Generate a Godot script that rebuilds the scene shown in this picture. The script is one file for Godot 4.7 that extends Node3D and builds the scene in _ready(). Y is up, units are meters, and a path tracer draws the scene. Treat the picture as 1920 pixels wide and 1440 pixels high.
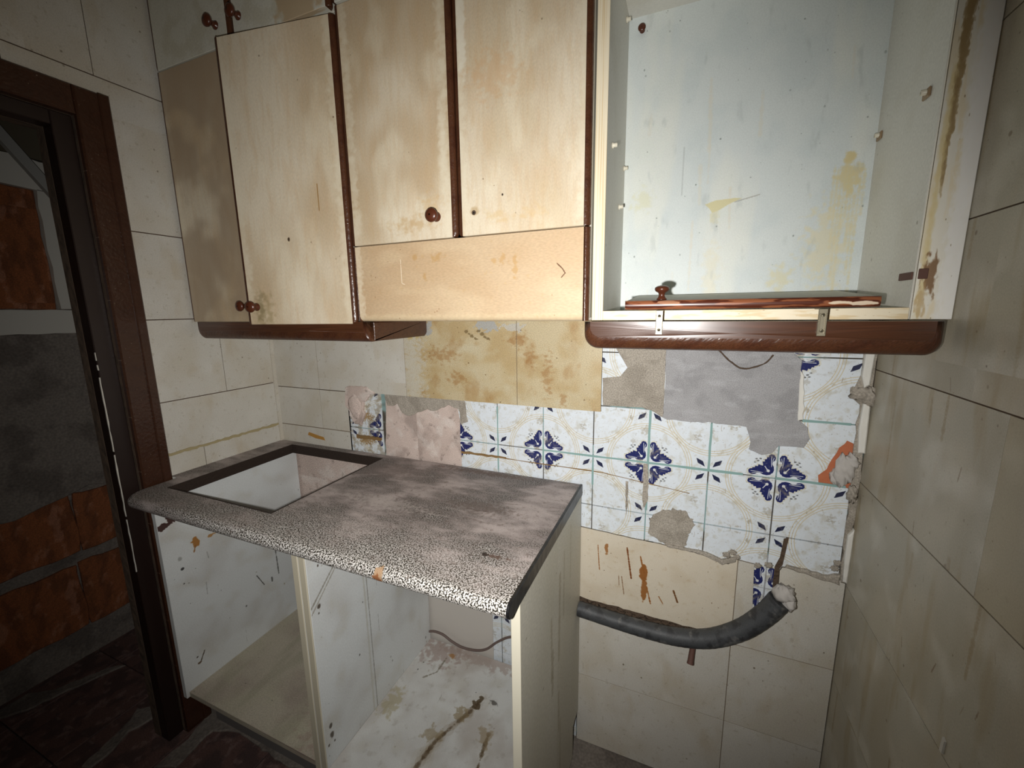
extends Node3D
# A derelict kitchen corner lit by a phone's flash. Metres; the back wall is z = 0, the floor y = 0.

const XL := -1.485
const XR := 0.385
const CEIL := 2.5

# ------------------------------------------------------------------ painting
class Canvas:
	var w: int
	var h: int
	var d: PackedByteArray
	func _init(ww: int, hh: int, c: Color):
		w = ww; h = hh
		d.resize(w * h * 3)
		var r := int(c.r * 255); var g := int(c.g * 255); var b := int(c.b * 255)
		for i in w * h:
			d[i * 3] = r; d[i * 3 + 1] = g; d[i * 3 + 2] = b
	static func noise(ww: int, hh: int, freq: float, s: int, oct := 4, sx := 1.0, sy := 1.0, kind := FastNoiseLite.TYPE_SIMPLEX_SMOOTH) -> PackedByteArray:
		var n := FastNoiseLite.new()
		n.noise_type = kind; n.seed = s; n.frequency = freq; n.fractal_octaves = oct
		if oct <= 1: n.fractal_type = FastNoiseLite.FRACTAL_NONE
		var im := n.get_image(maxi(4, int(ww / sx)), maxi(4, int(hh / sy)), false, false, true)
		if im.get_width() != ww or im.get_height() != hh: im.resize(ww, hh, Image.INTERPOLATE_CUBIC)
		return im.get_data()
	# lay a colour over, where noise lies between lo and hi
	func layer(c: Color, a: float, lo: float, hi: float, freq: float, s: int, oct := 4, sx := 1.0, sy := 1.0) -> void:
		var n := noise(w, h, freq, s, oct, sx, sy)
		var lut := PackedInt32Array(); lut.resize(256)
		for i in 256: lut[i] = int(256.0 * a * smoothstep(lo, hi, i / 255.0))
		var r := int(c.r * 255); var g := int(c.g * 255); var b := int(c.b * 255)
		for i in w * h:
			var k := lut[n[i]]
			if k == 0: continue
			var j := i * 3
			d[j] += ((r - d[j]) * k) >> 8
			d[j + 1] += ((g - d[j + 1]) * k) >> 8
			d[j + 2] += ((b - d[j + 2]) * k) >> 8
	func grain(amount: float, freq: float, s: int, sx := 1.0, sy := 1.0) -> void:
		var n := noise(w, h, freq, s, 2, sx, sy)
		for i in w * h:
			var k := 256 + int((n[i] - 128) * amount * 2.0)
			var j := i * 3
			d[j] = mini(255, (d[j] * k) >> 8); d[j + 1] = mini(255, (d[j + 1] * k) >> 8); d[j + 2] = mini(255, (d[j + 2] * k) >> 8)
	func put(x: int, y: int, c: Color, a: float) -> void:
		if x < 0 or y < 0 or x >= w or y >= h: return
		var j := (y * w + x) * 3
		d[j] = clampi(int(lerpf(d[j], c.r * 255, a)), 0, 255); d[j + 1] = clampi(int(lerpf(d[j + 1], c.g * 255, a)), 0, 255); d[j + 2] = clampi(int(lerpf(d[j + 2], c.b * 255, a)), 0, 255)
	# ragged blot; centre and radii in parts of the canvas
	func blob(u: float, v: float, ru: float, rv: float, c: Color, a: float, rag := 0.5, soft := 0.3, s := 1) -> void:
		var n := FastNoiseLite.new(); n.seed = s; n.frequency = 0.045; n.fractal_octaves = 4
		var rx := ru * w; var ry := rv * h; var cx := u * w; var cy := v * h
		for y in range(int(cy - ry * 1.7), int(cy + ry * 1.7) + 1):
			for x in range(int(cx - rx * 1.7), int(cx + rx * 1.7) + 1):
				var q := sqrt(pow((x - cx) / rx, 2) + pow((y - cy) / ry, 2)) + rag * n.get_noise_2d(x, y)
				if q < 1.0: put(x, y, c, a * smoothstep(0.0, soft, 1.0 - q))
	func stroke(pts: Array, width: float, c: Color, a: float, rag := 0.3, s := 1) -> void:
		var rng := RandomNumberGenerator.new(); rng.seed = s
		var steps := 0.0
		for k in pts.size() - 1:
			var p := Vector2(pts[k].x * w, pts[k].y * h); var q := Vector2(pts[k + 1].x * w, pts[k + 1].y * h)
			var n := int(maxf(1, p.distance_to(q) / maxf(0.6, width * 0.4)))
			for i in n:
				var m := p.lerp(q, float(i) / n)
				var r := width * 0.5 * (1.0 + rag * rng.randf_range(-1, 1))
				for y in range(int(m.y - r), int(m.y + r) + 1):
					for x in range(int(m.x - r), int(m.x + r) + 1):
						var e := Vector2(x, y).distance_to(m)
						if e <= r + 0.4: put(x, y, c, a * clampf(r - e + 0.6, 0.0, 1.0))
	func specks(count: int, c: Color, rmin: float, rmax: float, s: int, a := 0.8) -> void:
		var rng := RandomNumberGenerator.new(); rng.seed = s
		for i in count:
			var r := lerpf(rmin, rmax, pow(rng.randf(), 3.0))
			blob(rng.randf(), rng.randf(), r / w, r / h * rng.randf_range(0.8, 1.5), c, a * rng.randf_range(0.4, 1.0), 0.4, 0.5, rng.randi())
	func drips(count: int, c: Color, a: float, wide: float, longest: float, s: int) -> void:
		var rng := RandomNumberGenerator.new(); rng.seed = s
		for i in count:
			var u := rng.randf(); var v := rng.randf(); var l := rng.randf_range(0.2, 1.0) * longest
			stroke([Vector2(u, v), Vector2(u + rng.randf_range(-0.01, 0.01), v + l)], wide * rng.randf_range(0.5, 1.3), c, a * rng.randf_range(0.3, 1.0), 0.5, rng.randi())
	func poly(p: PackedVector2Array, c: Color, a := 1.0) -> void:
		var lo := Vector2(1e9, 1e9); var hi := -lo
		for q in p: lo = lo.min(q); hi = hi.max(q)
		for y in range(int(lo.y * h), int(hi.y * h) + 2):
			for x in range(int(lo.x * w), int(hi.x * w) + 2):
				var k := 0
				for o in [Vector2(0.25, 0.25), Vector2(0.75, 0.25), Vector2(0.25, 0.75), Vector2(0.75, 0.75)]:
					if Geometry2D.is_point_in_polygon(Vector2((x + o.x) / w, (y + o.y) / h), p): k += 1
				if k: put(x, y, c, a * k / 4.0)
	func texture() -> ImageTexture:
		return ImageTexture.create_from_image(Image.create_from_data(w, h, false, Image.FORMAT_RGB8, d))

func rgb(r: int, g: int, b: int) -> Color:
	return Color(r / 255.0, g / 255.0, b / 255.0)

func mat(c: Color, rough := 0.7, tex: Texture2D = null, spec := 0.5) -> StandardMaterial3D:
	var m := StandardMaterial3D.new()
	m.albedo_color = c if tex == null else Color.WHITE
	m.albedo_texture = tex
	m.roughness = rough
	m.metallic_specular = spec
	return m

func relief(m: StandardMaterial3D, freq: float, cm: float, s: int, oct := 4) -> StandardMaterial3D:
	var im := Image.create_from_data(256, 256, false, Image.FORMAT_L8, Canvas.noise(256, 256, freq, s, oct))
	m.heightmap_enabled = true
	m.heightmap_texture = ImageTexture.create_from_image(im)
	m.heightmap_scale = cm
	return m

# ------------------------------------------------------------------ shapes
func fresh() -> SurfaceTool:
	var st := SurfaceTool.new(); st.begin(Mesh.PRIMITIVE_TRIANGLES); return st

func tri(st: SurfaceTool, a: Vector3, b: Vector3, c: Vector3, na: Vector3, nb: Vector3, nc: Vector3, ua: Vector2, ub: Vector2, uc: Vector2) -> void:
	if (c - a).cross(b - a).dot(na + nb + nc) < 0.0:
		var t = b; b = c; c = t
		t = nb; nb = nc; nc = t
		t = ub; ub = uc; uc = t
	st.set_normal(na); st.set_uv(ua); st.add_vertex(a)
	st.set_normal(nb); st.set_uv(ub); st.add_vertex(b)
	st.set_normal(nc); st.set_uv(uc); st.add_vertex(c)

# chamfered box; unit: each face carries the whole texture, else metres * scale + offset
func cbox(st: SurfaceTool, lo: Vector3, hi: Vector3, b := 0.001, unit := true, sc := 1.0, off := Vector2.ZERO) -> void:
	var size := hi - lo
	var uv := func(p: Vector3, ax: int) -> Vector2:
		var r: Vector2
		if unit:
			if ax == 0: r = Vector2((hi.z - p.z) / size.z, (hi.y - p.y) / size.y)
			elif ax == 1: r = Vector2((p.x - lo.x) / size.x, (p.z - lo.z) / size.z)
			else: r = Vector2((p.x - lo.x) / size.x, (hi.y - p.y) / size.y)
			return r
		if ax == 0: r = Vector2(-p.z, -p.y)
		elif ax == 1: r = Vector2(p.x, p.z)
		else: r = Vector2(p.x, -p.y)
		return r * sc + off
	var corner := func(s: Array, ax: int) -> Vector3:
		var p := Vector3.ZERO
		for k in 3:
			var e: float = hi[k] if s[k] > 0 else lo[k]
			p[k] = e - s[k] * (0.0 if k == ax else b)
		return p
	for ax in 3:
		var i := (ax + 1) % 3; var j := (ax + 2) % 3
		for s in [-1, 1]:
			var n := Vector3.ZERO; n[ax] = s
			var q := []
			for t in [[-1, -1], [1, -1], [1, 1], [-1, 1]]:
				var sg := [0, 0, 0]; sg[ax] = s; sg[i] = t[0]; sg[j] = t[1]
				q.append(corner.call(sg, ax))
			tri(st, q[0], q[1], q[2], n, n, n, uv.call(q[0], ax), uv.call(q[1], ax), uv.call(q[2], ax))
			tri(st, q[0], q[2], q[3], n, n, n, uv.call(q[0], ax), uv.call(q[2], ax), uv.call(q[3], ax))
		# the four edges along ax
		if b <= 0.0: continue
		for t in [[-1, -1], [1, -1], [1, 1], [-1, 1]]:
			var a0 := [0, 0, 0]; a0[i] = t[0]; a0[j] = t[1]
			var a1 := a0.duplicate(); a0[ax] = -1; a1[ax] = 1
			var n := Vector3.ZERO; n[i] = t[0]; n[j] = t[1]; n = n.normalized()
			var p0: Vector3 = corner.call(a0, i); var p1: Vector3 = corner.call(a1, i); var p2: Vector3 = corner.call(a1, j); var p3: Vector3 = corner.call(a0, j)
			tri(st, p0, p1, p2, n, n, n, uv.call(p0, i), uv.call(p1, i), uv.call(p2, i))
			tri(st, p0, p2, p3, n, n, n, uv.call(p0, i), uv.call(p2, i), uv.call(p3, i))
	if b > 0.0:
		for sx in [-1, 1]:
			for sy in [-1, 1]:
				for sz in [-1, 1]:
					var s := [sx, sy, sz]; var n := Vector3(sx, sy, sz).normalized()
					var p0: Vector3 = corner.call(s, 0); var p1: Vector3 = corner.call(s, 1); var p2: Vector3 = corner.call(s, 2)
					tri(st, p0, p1, p2, n, n, n, uv.call(p0, 0), uv.call(p1, 1), uv.call(p2, 2))

# polygon (u, v) pushed out from d0 to d1 along the frame's z; uv = (u, -v) * sc + off
func prism(st: SurfaceTool, poly: PackedVector2Array, d0: float, d1: float, fr := Transform3D.IDENTITY, sc := 1.0, off := Vector2.ZERO, bev := 0.0, vflip := -1.0) -> void:
	var ids := Geometry2D.triangulate_polygon(poly)
	var top := poly.duplicate()
	if bev > 0.0:
		var cw := -1.0 if Geometry2D.is_polygon_clockwise(poly) else 1.0
		for i in poly.size():
			var e0 := (poly[i] - poly[i - 1]).normalized(); var e1 := (poly[(i + 1) % poly.size()] - poly[i]).normalized()
			var m := (e0.orthogonal() + e1.orthogonal())
			m = m.normalized() / maxf(0.4, m.length() * 0.5)
			top[i] = poly[i] - m * bev * cw * -1.0
			if not Geometry2D.is_point_in_polygon(top[i], poly): top[i] = poly[i] + m * bev * cw * -1.0
	var n := fr.basis.z.normalized()
	var at := func(p: Vector2, d: float) -> Vector3: return fr * Vector3(p.x, p.y, d)
	var uv := func(p: Vector2) -> Vector2: return Vector2(p.x, p.y * vflip) * sc + off
	for k in range(0, ids.size(), 3):
		var a := ids[k]; var b := ids[k + 1]; var c := ids[k + 2]
		tri(st, at.call(top[a], d1), at.call(top[b], d1), at.call(top[c], d1), n, n, n, uv.call(top[a]), uv.call(top[b]), uv.call(top[c]))
		tri(st, at.call(poly[a], d0), at.call(poly[b], d0), at.call(poly[c], d0), -n, -n, -n, uv.call(poly[a]), uv.call(poly[b]), uv.call(poly[c]))
	var turn := -1.0 if Geometry2D.is_polygon_clockwise(poly) else 1.0
	for i in poly.size():
		var j := (i + 1) % poly.size()
		var e := poly[j] - poly[i]
		var o2 := Vector2(e.y, -e.x).normalized() * turn
		if Geometry2D.is_point_in_polygon((poly[i] + poly[j]) / 2 + o2 * 0.0004, poly): o2 = -o2
		var o := (fr.basis * Vector3(o2.x, o2.y, 0)).normalized()
		var dm := d1 - signf(d1 - d0) * bev
		tri(st, at.call(poly[i], d0), at.call(poly[j], d0), at.call(poly[j], dm), o, o, o, uv.call(poly[i]), uv.call(poly[j]), uv.call(poly[j]))
		tri(st, at.call(poly[i], d0), at.call(poly[j], dm), at.call(poly[i], dm), o, o, o, uv.call(poly[i]), uv.call(poly[j]), uv.call(poly[i]))
		if bev > 0.0:
			var ob := (o + n).normalized()
			tri(st, at.call(poly[i], dm), at.call(poly[j], dm), at.call(top[j], d1), ob, ob, ob, uv.call(poly[i]), uv.call(poly[j]), uv.call(top[j]))
			tri(st, at.call(poly[i], dm), at.call(top[j], d1), at.call(top[i], d1), ob, ob, ob, uv.call(poly[i]), uv.call(top[j]), uv.call(top[i]))

# smooth skin over rings of equal size; closed round each ring if wrap
func loft(st: SurfaceTool, rings: Array, wrap := true, cap0 := true, cap1 := true) -> void:
	var m: int = rings[0].size(); var n := rings.size()
	var mid := []
	for r in rings:
		var c := Vector3.ZERO
		for p in r: c += p
		mid.append(c / m)
	var nor := []; var uvs := []
	var vv := 0.0
	for i in n:
		var row := []; var ur := []; var uu := 0.0
		if i: vv += (rings[i][0] - rings[i - 1][0]).length()
		for j in m:
			var jp := (j + 1) % m if wrap else mini(j + 1, m - 1); var jm := (j - 1 + m) % m if wrap else maxi(j - 1, 0)
			var du: Vector3 = rings[i][jp] - rings[i][jm]
			var dv: Vector3 = rings[mini(i + 1, n - 1)][j] - rings[maxi(i - 1, 0)][j]
			var nn := du.cross(dv).normalized()
			if nn.length() < 0.5: nn = (rings[i][j] - mid[i]).normalized()
			row.append(nn)
			if j: uu += (rings[i][j] - rings[i][j - 1]).length()
			ur.append(Vector2(uu, vv))
		nor.append(row); uvs.append(ur)
	# turn all normals the way that most of them point outwards
	var vote := 0.0
	for i in n:
		for j in m: vote += nor[i][j].dot((rings[i][j] - mid[i]).normalized())
	var sg := 1.0 if vote >= 0.0 else -1.0
	for i in n - 1:
		for j in (m if wrap else m - 1):
			var k := (j + 1) % m
			var a: Vector3 = rings[i][j]; var b: Vector3 = rings[i][k]; var c: Vector3 = rings[i + 1][k]; var e: Vector3 = rings[i + 1][j]
			if a.distance_squared_to(b) + c.distance_squared_to(e) < 1e-12: continue
			var na: Vector3 = nor[i][j] * sg; var nb: Vector3 = nor[i][k] * sg; var nc: Vector3 = nor[i + 1][k] * sg; var ne: Vector3 = nor[i + 1][j] * sg
			tri(st, a, b, c, na, nb, nc, uvs[i][j], uvs[i][k], uvs[i + 1][k])
			tri(st, a, c, e, na, nc, ne, uvs[i][j], uvs[i + 1][k], uvs[i + 1][j])
	for side in [[cap0, 0, 1], [cap1, n - 1, n - 2]]:
		if not side[0]: continue
		var r = rings[side[1]]; var c: Vector3 = mid[side[1]]
		var o := Vector3.ZERO
		for j in m: o += (r[j] - c).cross(r[(j + 1) % m] - c)
		if o.length() < 1e-12: continue
		o = o.normalized()
		if o.dot(c - mid[side[2]]) < 0.0: o = -o
		for j in (m if wrap else m - 1):
			tri(st, c, r[j], r[(j + 1) % m], o, o, o, Vector2.ZERO, Vector2(0.01, 0), Vector2(0, 0.01))

func tube(st: SurfaceTool, pts: PackedVector3Array, rad: PackedFloat32Array, seg := 14, bump := 0.0, s := 1) -> void:
	var rng := RandomNumberGenerator.new(); rng.seed = s
	var rings := []
	var ref := Vector3(0, 0, 1)
	for i in pts.size():
		var t := (pts[mini(i + 1, pts.size() - 1)] - pts[maxi(i - 1, 0)]).normalized()
		if absf(t.dot(ref)) > 0.95: ref = Vector3(0, 1, 0)
		var a := t.cross(ref).normalized(); var b := t.cross(a).normalized()
		var ring := PackedVector3Array()
		for k in seg:
			var w := TAU * k / seg
			ring.append(pts[i] + (a * cos(w) + b * sin(w)) * (rad[i] + bump * rng.randf_range(-1, 1)))
		rings.append(ring)
	loft(st, rings)

func smooth_path(p: Array, per := 6) -> PackedVector3Array:
	var c := Curve3D.new()
	for i in p.size():
		var d: Vector3 = (p[mini(i + 1, p.size() - 1)] - p[maxi(i - 1, 0)]) / 6.0
		c.add_point(p[i], -d, d)
	var out := PackedVector3Array()
	for i in (p.size() - 1) * per + 1:
		out.append(c.samplef(float(i) / per))
	return out

func lathe(st: SurfaceTool, prof: Array, fr: Transform3D, seg := 20) -> void:
	var rings := []
	for q in prof:
		var ring := PackedVector3Array()
		for k in seg:
			ring.append(fr * Vector3(q[0] * cos(TAU * k / seg), q[0] * sin(TAU * k / seg), q[1]))
		rings.append(ring)
	loft(st, rings)

# lump with a rough skin, flattened
func lump(st: SurfaceTool, c: Vector3, r: Vector3, s: int, rough := 0.35, freq := 2.2) -> void:
	var n := FastNoiseLite.new(); n.seed = s; n.frequency = freq; n.fractal_octaves = 3
	var rings := []
	for i in 11:
		var la := PI * (i / 10.0 - 0.5)
		var ring := PackedVector3Array()
		for j in 18:
			var lo := TAU * j / 18
			var q := Vector3(cos(la) * cos(lo), sin(la), cos(la) * sin(lo))
			ring.append(c + q * r * (1.0 + rough * n.get_noise_3dv(q)))
		rings.append(ring)
	loft(st, rings, true, false, false)

func rounded(x0: float, x1: float, y0: float, y1: float, r00: float, r10: float, r11: float, r01: float, seg := 6) -> PackedVector2Array:
	var p := PackedVector2Array()
	for c in [[x0 + r00, y0 + r00, r00, PI], [x1 - r10, y0 + r10, r10, PI * 1.5], [x1 - r11, y1 - r11, r11, 0.0], [x0 + r01, y1 - r01, r01, PI * 0.5]]:
		if c[2] <= 0.0:
			p.append(Vector2(c[0], c[1])); continue
		for k in seg + 1:
			var a: float = c[3] + PI * 0.5 * k / seg
			p.append(Vector2(c[0] + c[2] * cos(a), c[1] + c[2] * sin(a)))
	return p

func vec2s(a: Array) -> PackedVector2Array:
	var p := PackedVector2Array()
	for i in range(0, a.size(), 2): p.append(Vector2(a[i], a[i + 1]))
	return p

func rect(x0: float, x1: float, y0: float, y1: float) -> PackedVector2Array:
	return PackedVector2Array([Vector2(x0, y0), Vector2(x1, y0), Vector2(x1, y1), Vector2(x0, y1)])

# a few ragged points between the corners
func ragged(p: PackedVector2Array, amp: float, step: float, s: int) -> PackedVector2Array:
	var rng := RandomNumberGenerator.new(); rng.seed = s
	var out := PackedVector2Array()
	for i in p.size():
		var a := p[i]; var b := p[(i + 1) % p.size()]
		var n := maxi(1, int(a.distance_to(b) / step))
		for k in n:
			out.append(a.lerp(b, float(k) / n) + Vector2(rng.randf_range(-amp, amp), rng.randf_range(-amp, amp)))
	return out

# ------------------------------------------------------------------ objects
func mesh(called: String, st: SurfaceTool, m: Material, parent: Node3D = self) -> MeshInstance3D:
	var o := MeshInstance3D.new()
	o.name = called
	o.mesh = st.commit()
	o.material_override = m
	if parent != self and parent.has_meta("base"): o.position = -parent.get_meta("base")
	parent.add_child(o, true)
	return o

func thing(called: String, label: String, category: String, base: Vector3, group := "") -> Node3D:
	var o := Node3D.new(); o.name = called; o.position = base
	o.set_meta("base", base); o.set_meta("label", label); o.set_meta("category", category)
	if group: o.set_meta("group", group)
	add_child(o, true)
	return o

func tag(o: Node3D, label: String, category: String) -> void:
	o.set_meta("label", label); o.set_meta("category", category)

func structure(called: String, st: SurfaceTool, m: Material, label: String) -> MeshInstance3D:
	var o := mesh(called, st, m)
	o.set_meta("kind", "structure"); o.set_meta("label", label)
	return o

func box_part(called: String, parent: Node3D, lo: Vector3, hi: Vector3, m: Material, b := 0.001, unit := true, sc := 1.0) -> MeshInstance3D:
	var st := fresh(); cbox(st, lo, hi, b, unit, sc)
	return mesh(called, st, m, parent)

var M := {}
const BACK := Transform3D.IDENTITY
var LEFT := Transform3D(Basis(Vector3(0, 0, -1), Vector3(0, 1, 0), Vector3(1, 0, 0)), Vector3(XL, 0, 0))
var RIGHT := Transform3D(Basis(Vector3(0, 0, 1), Vector3(0, 1, 0), Vector3(-1, 0, 0)), Vector3(XR, 0, 0))
var HALL := Transform3D(Basis(Vector3(0, 0, -1), Vector3(0, 1, 0), Vector3(1, 0, 0)), Vector3(-2.2, 0, 0))
var FLOOR := Transform3D(Basis(Vector3(1, 0, 0), Vector3(0, 0, 1), Vector3(0, 1, 0)), Vector3.ZERO)

func _ready() -> void:
	# ---- camera
	var cam := Camera3D.new(); cam.name = "camera"
	cam.position = Vector3(0, 1.385, 1.135)
	cam.rotation_order = EULER_ORDER_YXZ
	cam.rotation_degrees = Vector3(-10.160, 22.847, -0.807)
	cam.fov = 2.0 * rad_to_deg(atan(720.0 / 778.04)); cam.near = 0.02; cam.current = true
	add_child(cam)
	# ---- no daylight reaches this room
	var env := Environment.new()
	env.background_mode = Environment.BG_COLOR; env.background_color = Color.BLACK
	env.tonemap_mode = Environment.TONE_MAPPER_LINEAR; env.tonemap_exposure = 1.0
	env.sdfgi_enabled = true; env.ssao_enabled = true; env.ssil_enabled = true
	var we := WorldEnvironment.new(); we.name = "environment"; we.environment = env; add_child(we)
	# ---- the flash of the phone that takes the picture: the only light in the room
	var flash := SpotLight3D.new(); flash.name = "phone_flash"
	flash.position = Vector3(-0.06, 1.345, 1.125)
	flash.rotation_order = EULER_ORDER_YXZ
	flash.rotation_degrees = Vector3(-9.0, 24.0, 0)
	flash.spot_angle = 64.0; flash.spot_angle_attenuation = 1.0
	flash.light_energy = 1.46; flash.light_color = Color(1.0, 0.992, 0.98)
	flash.light_size = 0.008; flash.spot_range = 8.0; flash.spot_attenuation = 2.0; flash.shadow_enabled = true
	add_child(flash)

	paint()
	room()
	back_wall()
	side_walls()
	doorway_and_hall()
	wall_cabinets()
	base_cabinets()
	worktop()
	pipes()

# ------------------------------------------------------------------ materials
func door_canvas(s: int, tan_amount: float, w := 256, h := 560) -> Canvas:
	# yellowed laminate: paler where hands and grease never reached, with faint upright grain
	var c := Canvas.new(w, h, rgb(220, 207, 183))
	c.layer(rgb(190, 167, 134), tan_amount, 0.15, 0.75, 0.0032, s, 3, 1.0, 1.6)
	c.layer(rgb(230, 220, 196), 0.5, 0.55, 0.9, 0.007, s + 1, 3, 1.0, 2.0)
	c.layer(rgb(204, 172, 132), 0.22, 0.5, 0.85, 0.02, s + 2, 4, 1.0, 4.0)
	c.layer(rgb(196, 164, 124), 0.16, 0.45, 0.8, 0.08, s + 5, 3, 1.0, 7.0)
	c.grain(0.045, 0.3, s + 3, 1.0, 2.0)
	for k in 18:
		var u := 0.97 if k % 2 else 0.03
		c.blob(u + 0.015 * sin(k * 3.1 + s), k / 18.0, 0.06, 0.12, rgb(226, 216, 192), 0.45, 0.7, 0.8, s + k)
	c.specks(16, rgb(90, 70, 45), 0.6, 2.0, s + 4)
	return c

func white_canvas(s: int, w := 320, h := 384, base := Color(0.85, 0.86, 0.855)) -> Canvas:
	var c := Canvas.new(w, h, base)
	c.layer(rgb(184, 181, 176), 0.4, 0.35, 0.9, 0.006, s, 3)
	c.layer(rgb(190, 182, 162), 0.22, 0.55, 0.95, 0.012, s + 1)
	c.grain(0.04, 0.3, s + 2)
	c.specks(16, rgb(40, 36, 30), 0.8, 2.6, s + 3)
	c.specks(10, rgb(120, 100, 70), 1.0, 3.2, s + 4, 0.5)
	c.drips(5, rgb(90, 85, 78), 0.35, 1.0, 0.12, s + 5)
	return c

func tile_canvas(s: int, base: Color, w := 768, h := 768) -> Canvas:
	var c := Canvas.new(w, h, base)
	c.layer(rgb(192, 182, 162), 0.45, 0.35, 0.85, 0.004, s, 3)
	c.layer(rgb(216, 213, 204), 0.4, 0.5, 0.9, 0.006, s + 1, 3)
	c.layer(rgb(176, 156, 124), 0.22, 0.62, 0.95, 0.012, s + 2, 4, 1.0, 2.0)
	c.layer(rgb(150, 138, 116), 0.3, 0.7, 0.92, 0.05, s + 5, 4)
	c.grain(0.06, 0.3, s + 3)
	c.specks(110, rgb(92, 80, 62), 0.7, 2.6, s + 4)
	c.drips(12, rgb(120, 106, 84), 0.3, 1.2, 0.03, s + 6)
	return c

func leaf(q: float) -> PackedVector2Array:
	# one arm of the blue leaf of the tile and its mirror image, q scales it
	var a := [0.06, 0.085, 0.085, 0.052, 0.135, 0.036, 0.19, 0.044, 0.235, 0.07, 0.275, 0.06, 0.305, 0.034, 0.35, 0.026, 0.395, 0.05, 0.405, 0.095, 0.385, 0.122, 0.35, 0.13, 0.345, 0.152, 0.315, 0.15, 0.305, 0.182, 0.272, 0.175, 0.262, 0.212, 0.228, 0.2, 0.196, 0.196]
	var p := PackedVector2Array()
	for i in range(0, a.size(), 2): p.append(Vector2(a[i], a[i + 1]) * q)
	for i in range(a.size() - 4, -1, -2): p.append(Vector2(a[i + 1], a[i]) * q)
	return p

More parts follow.
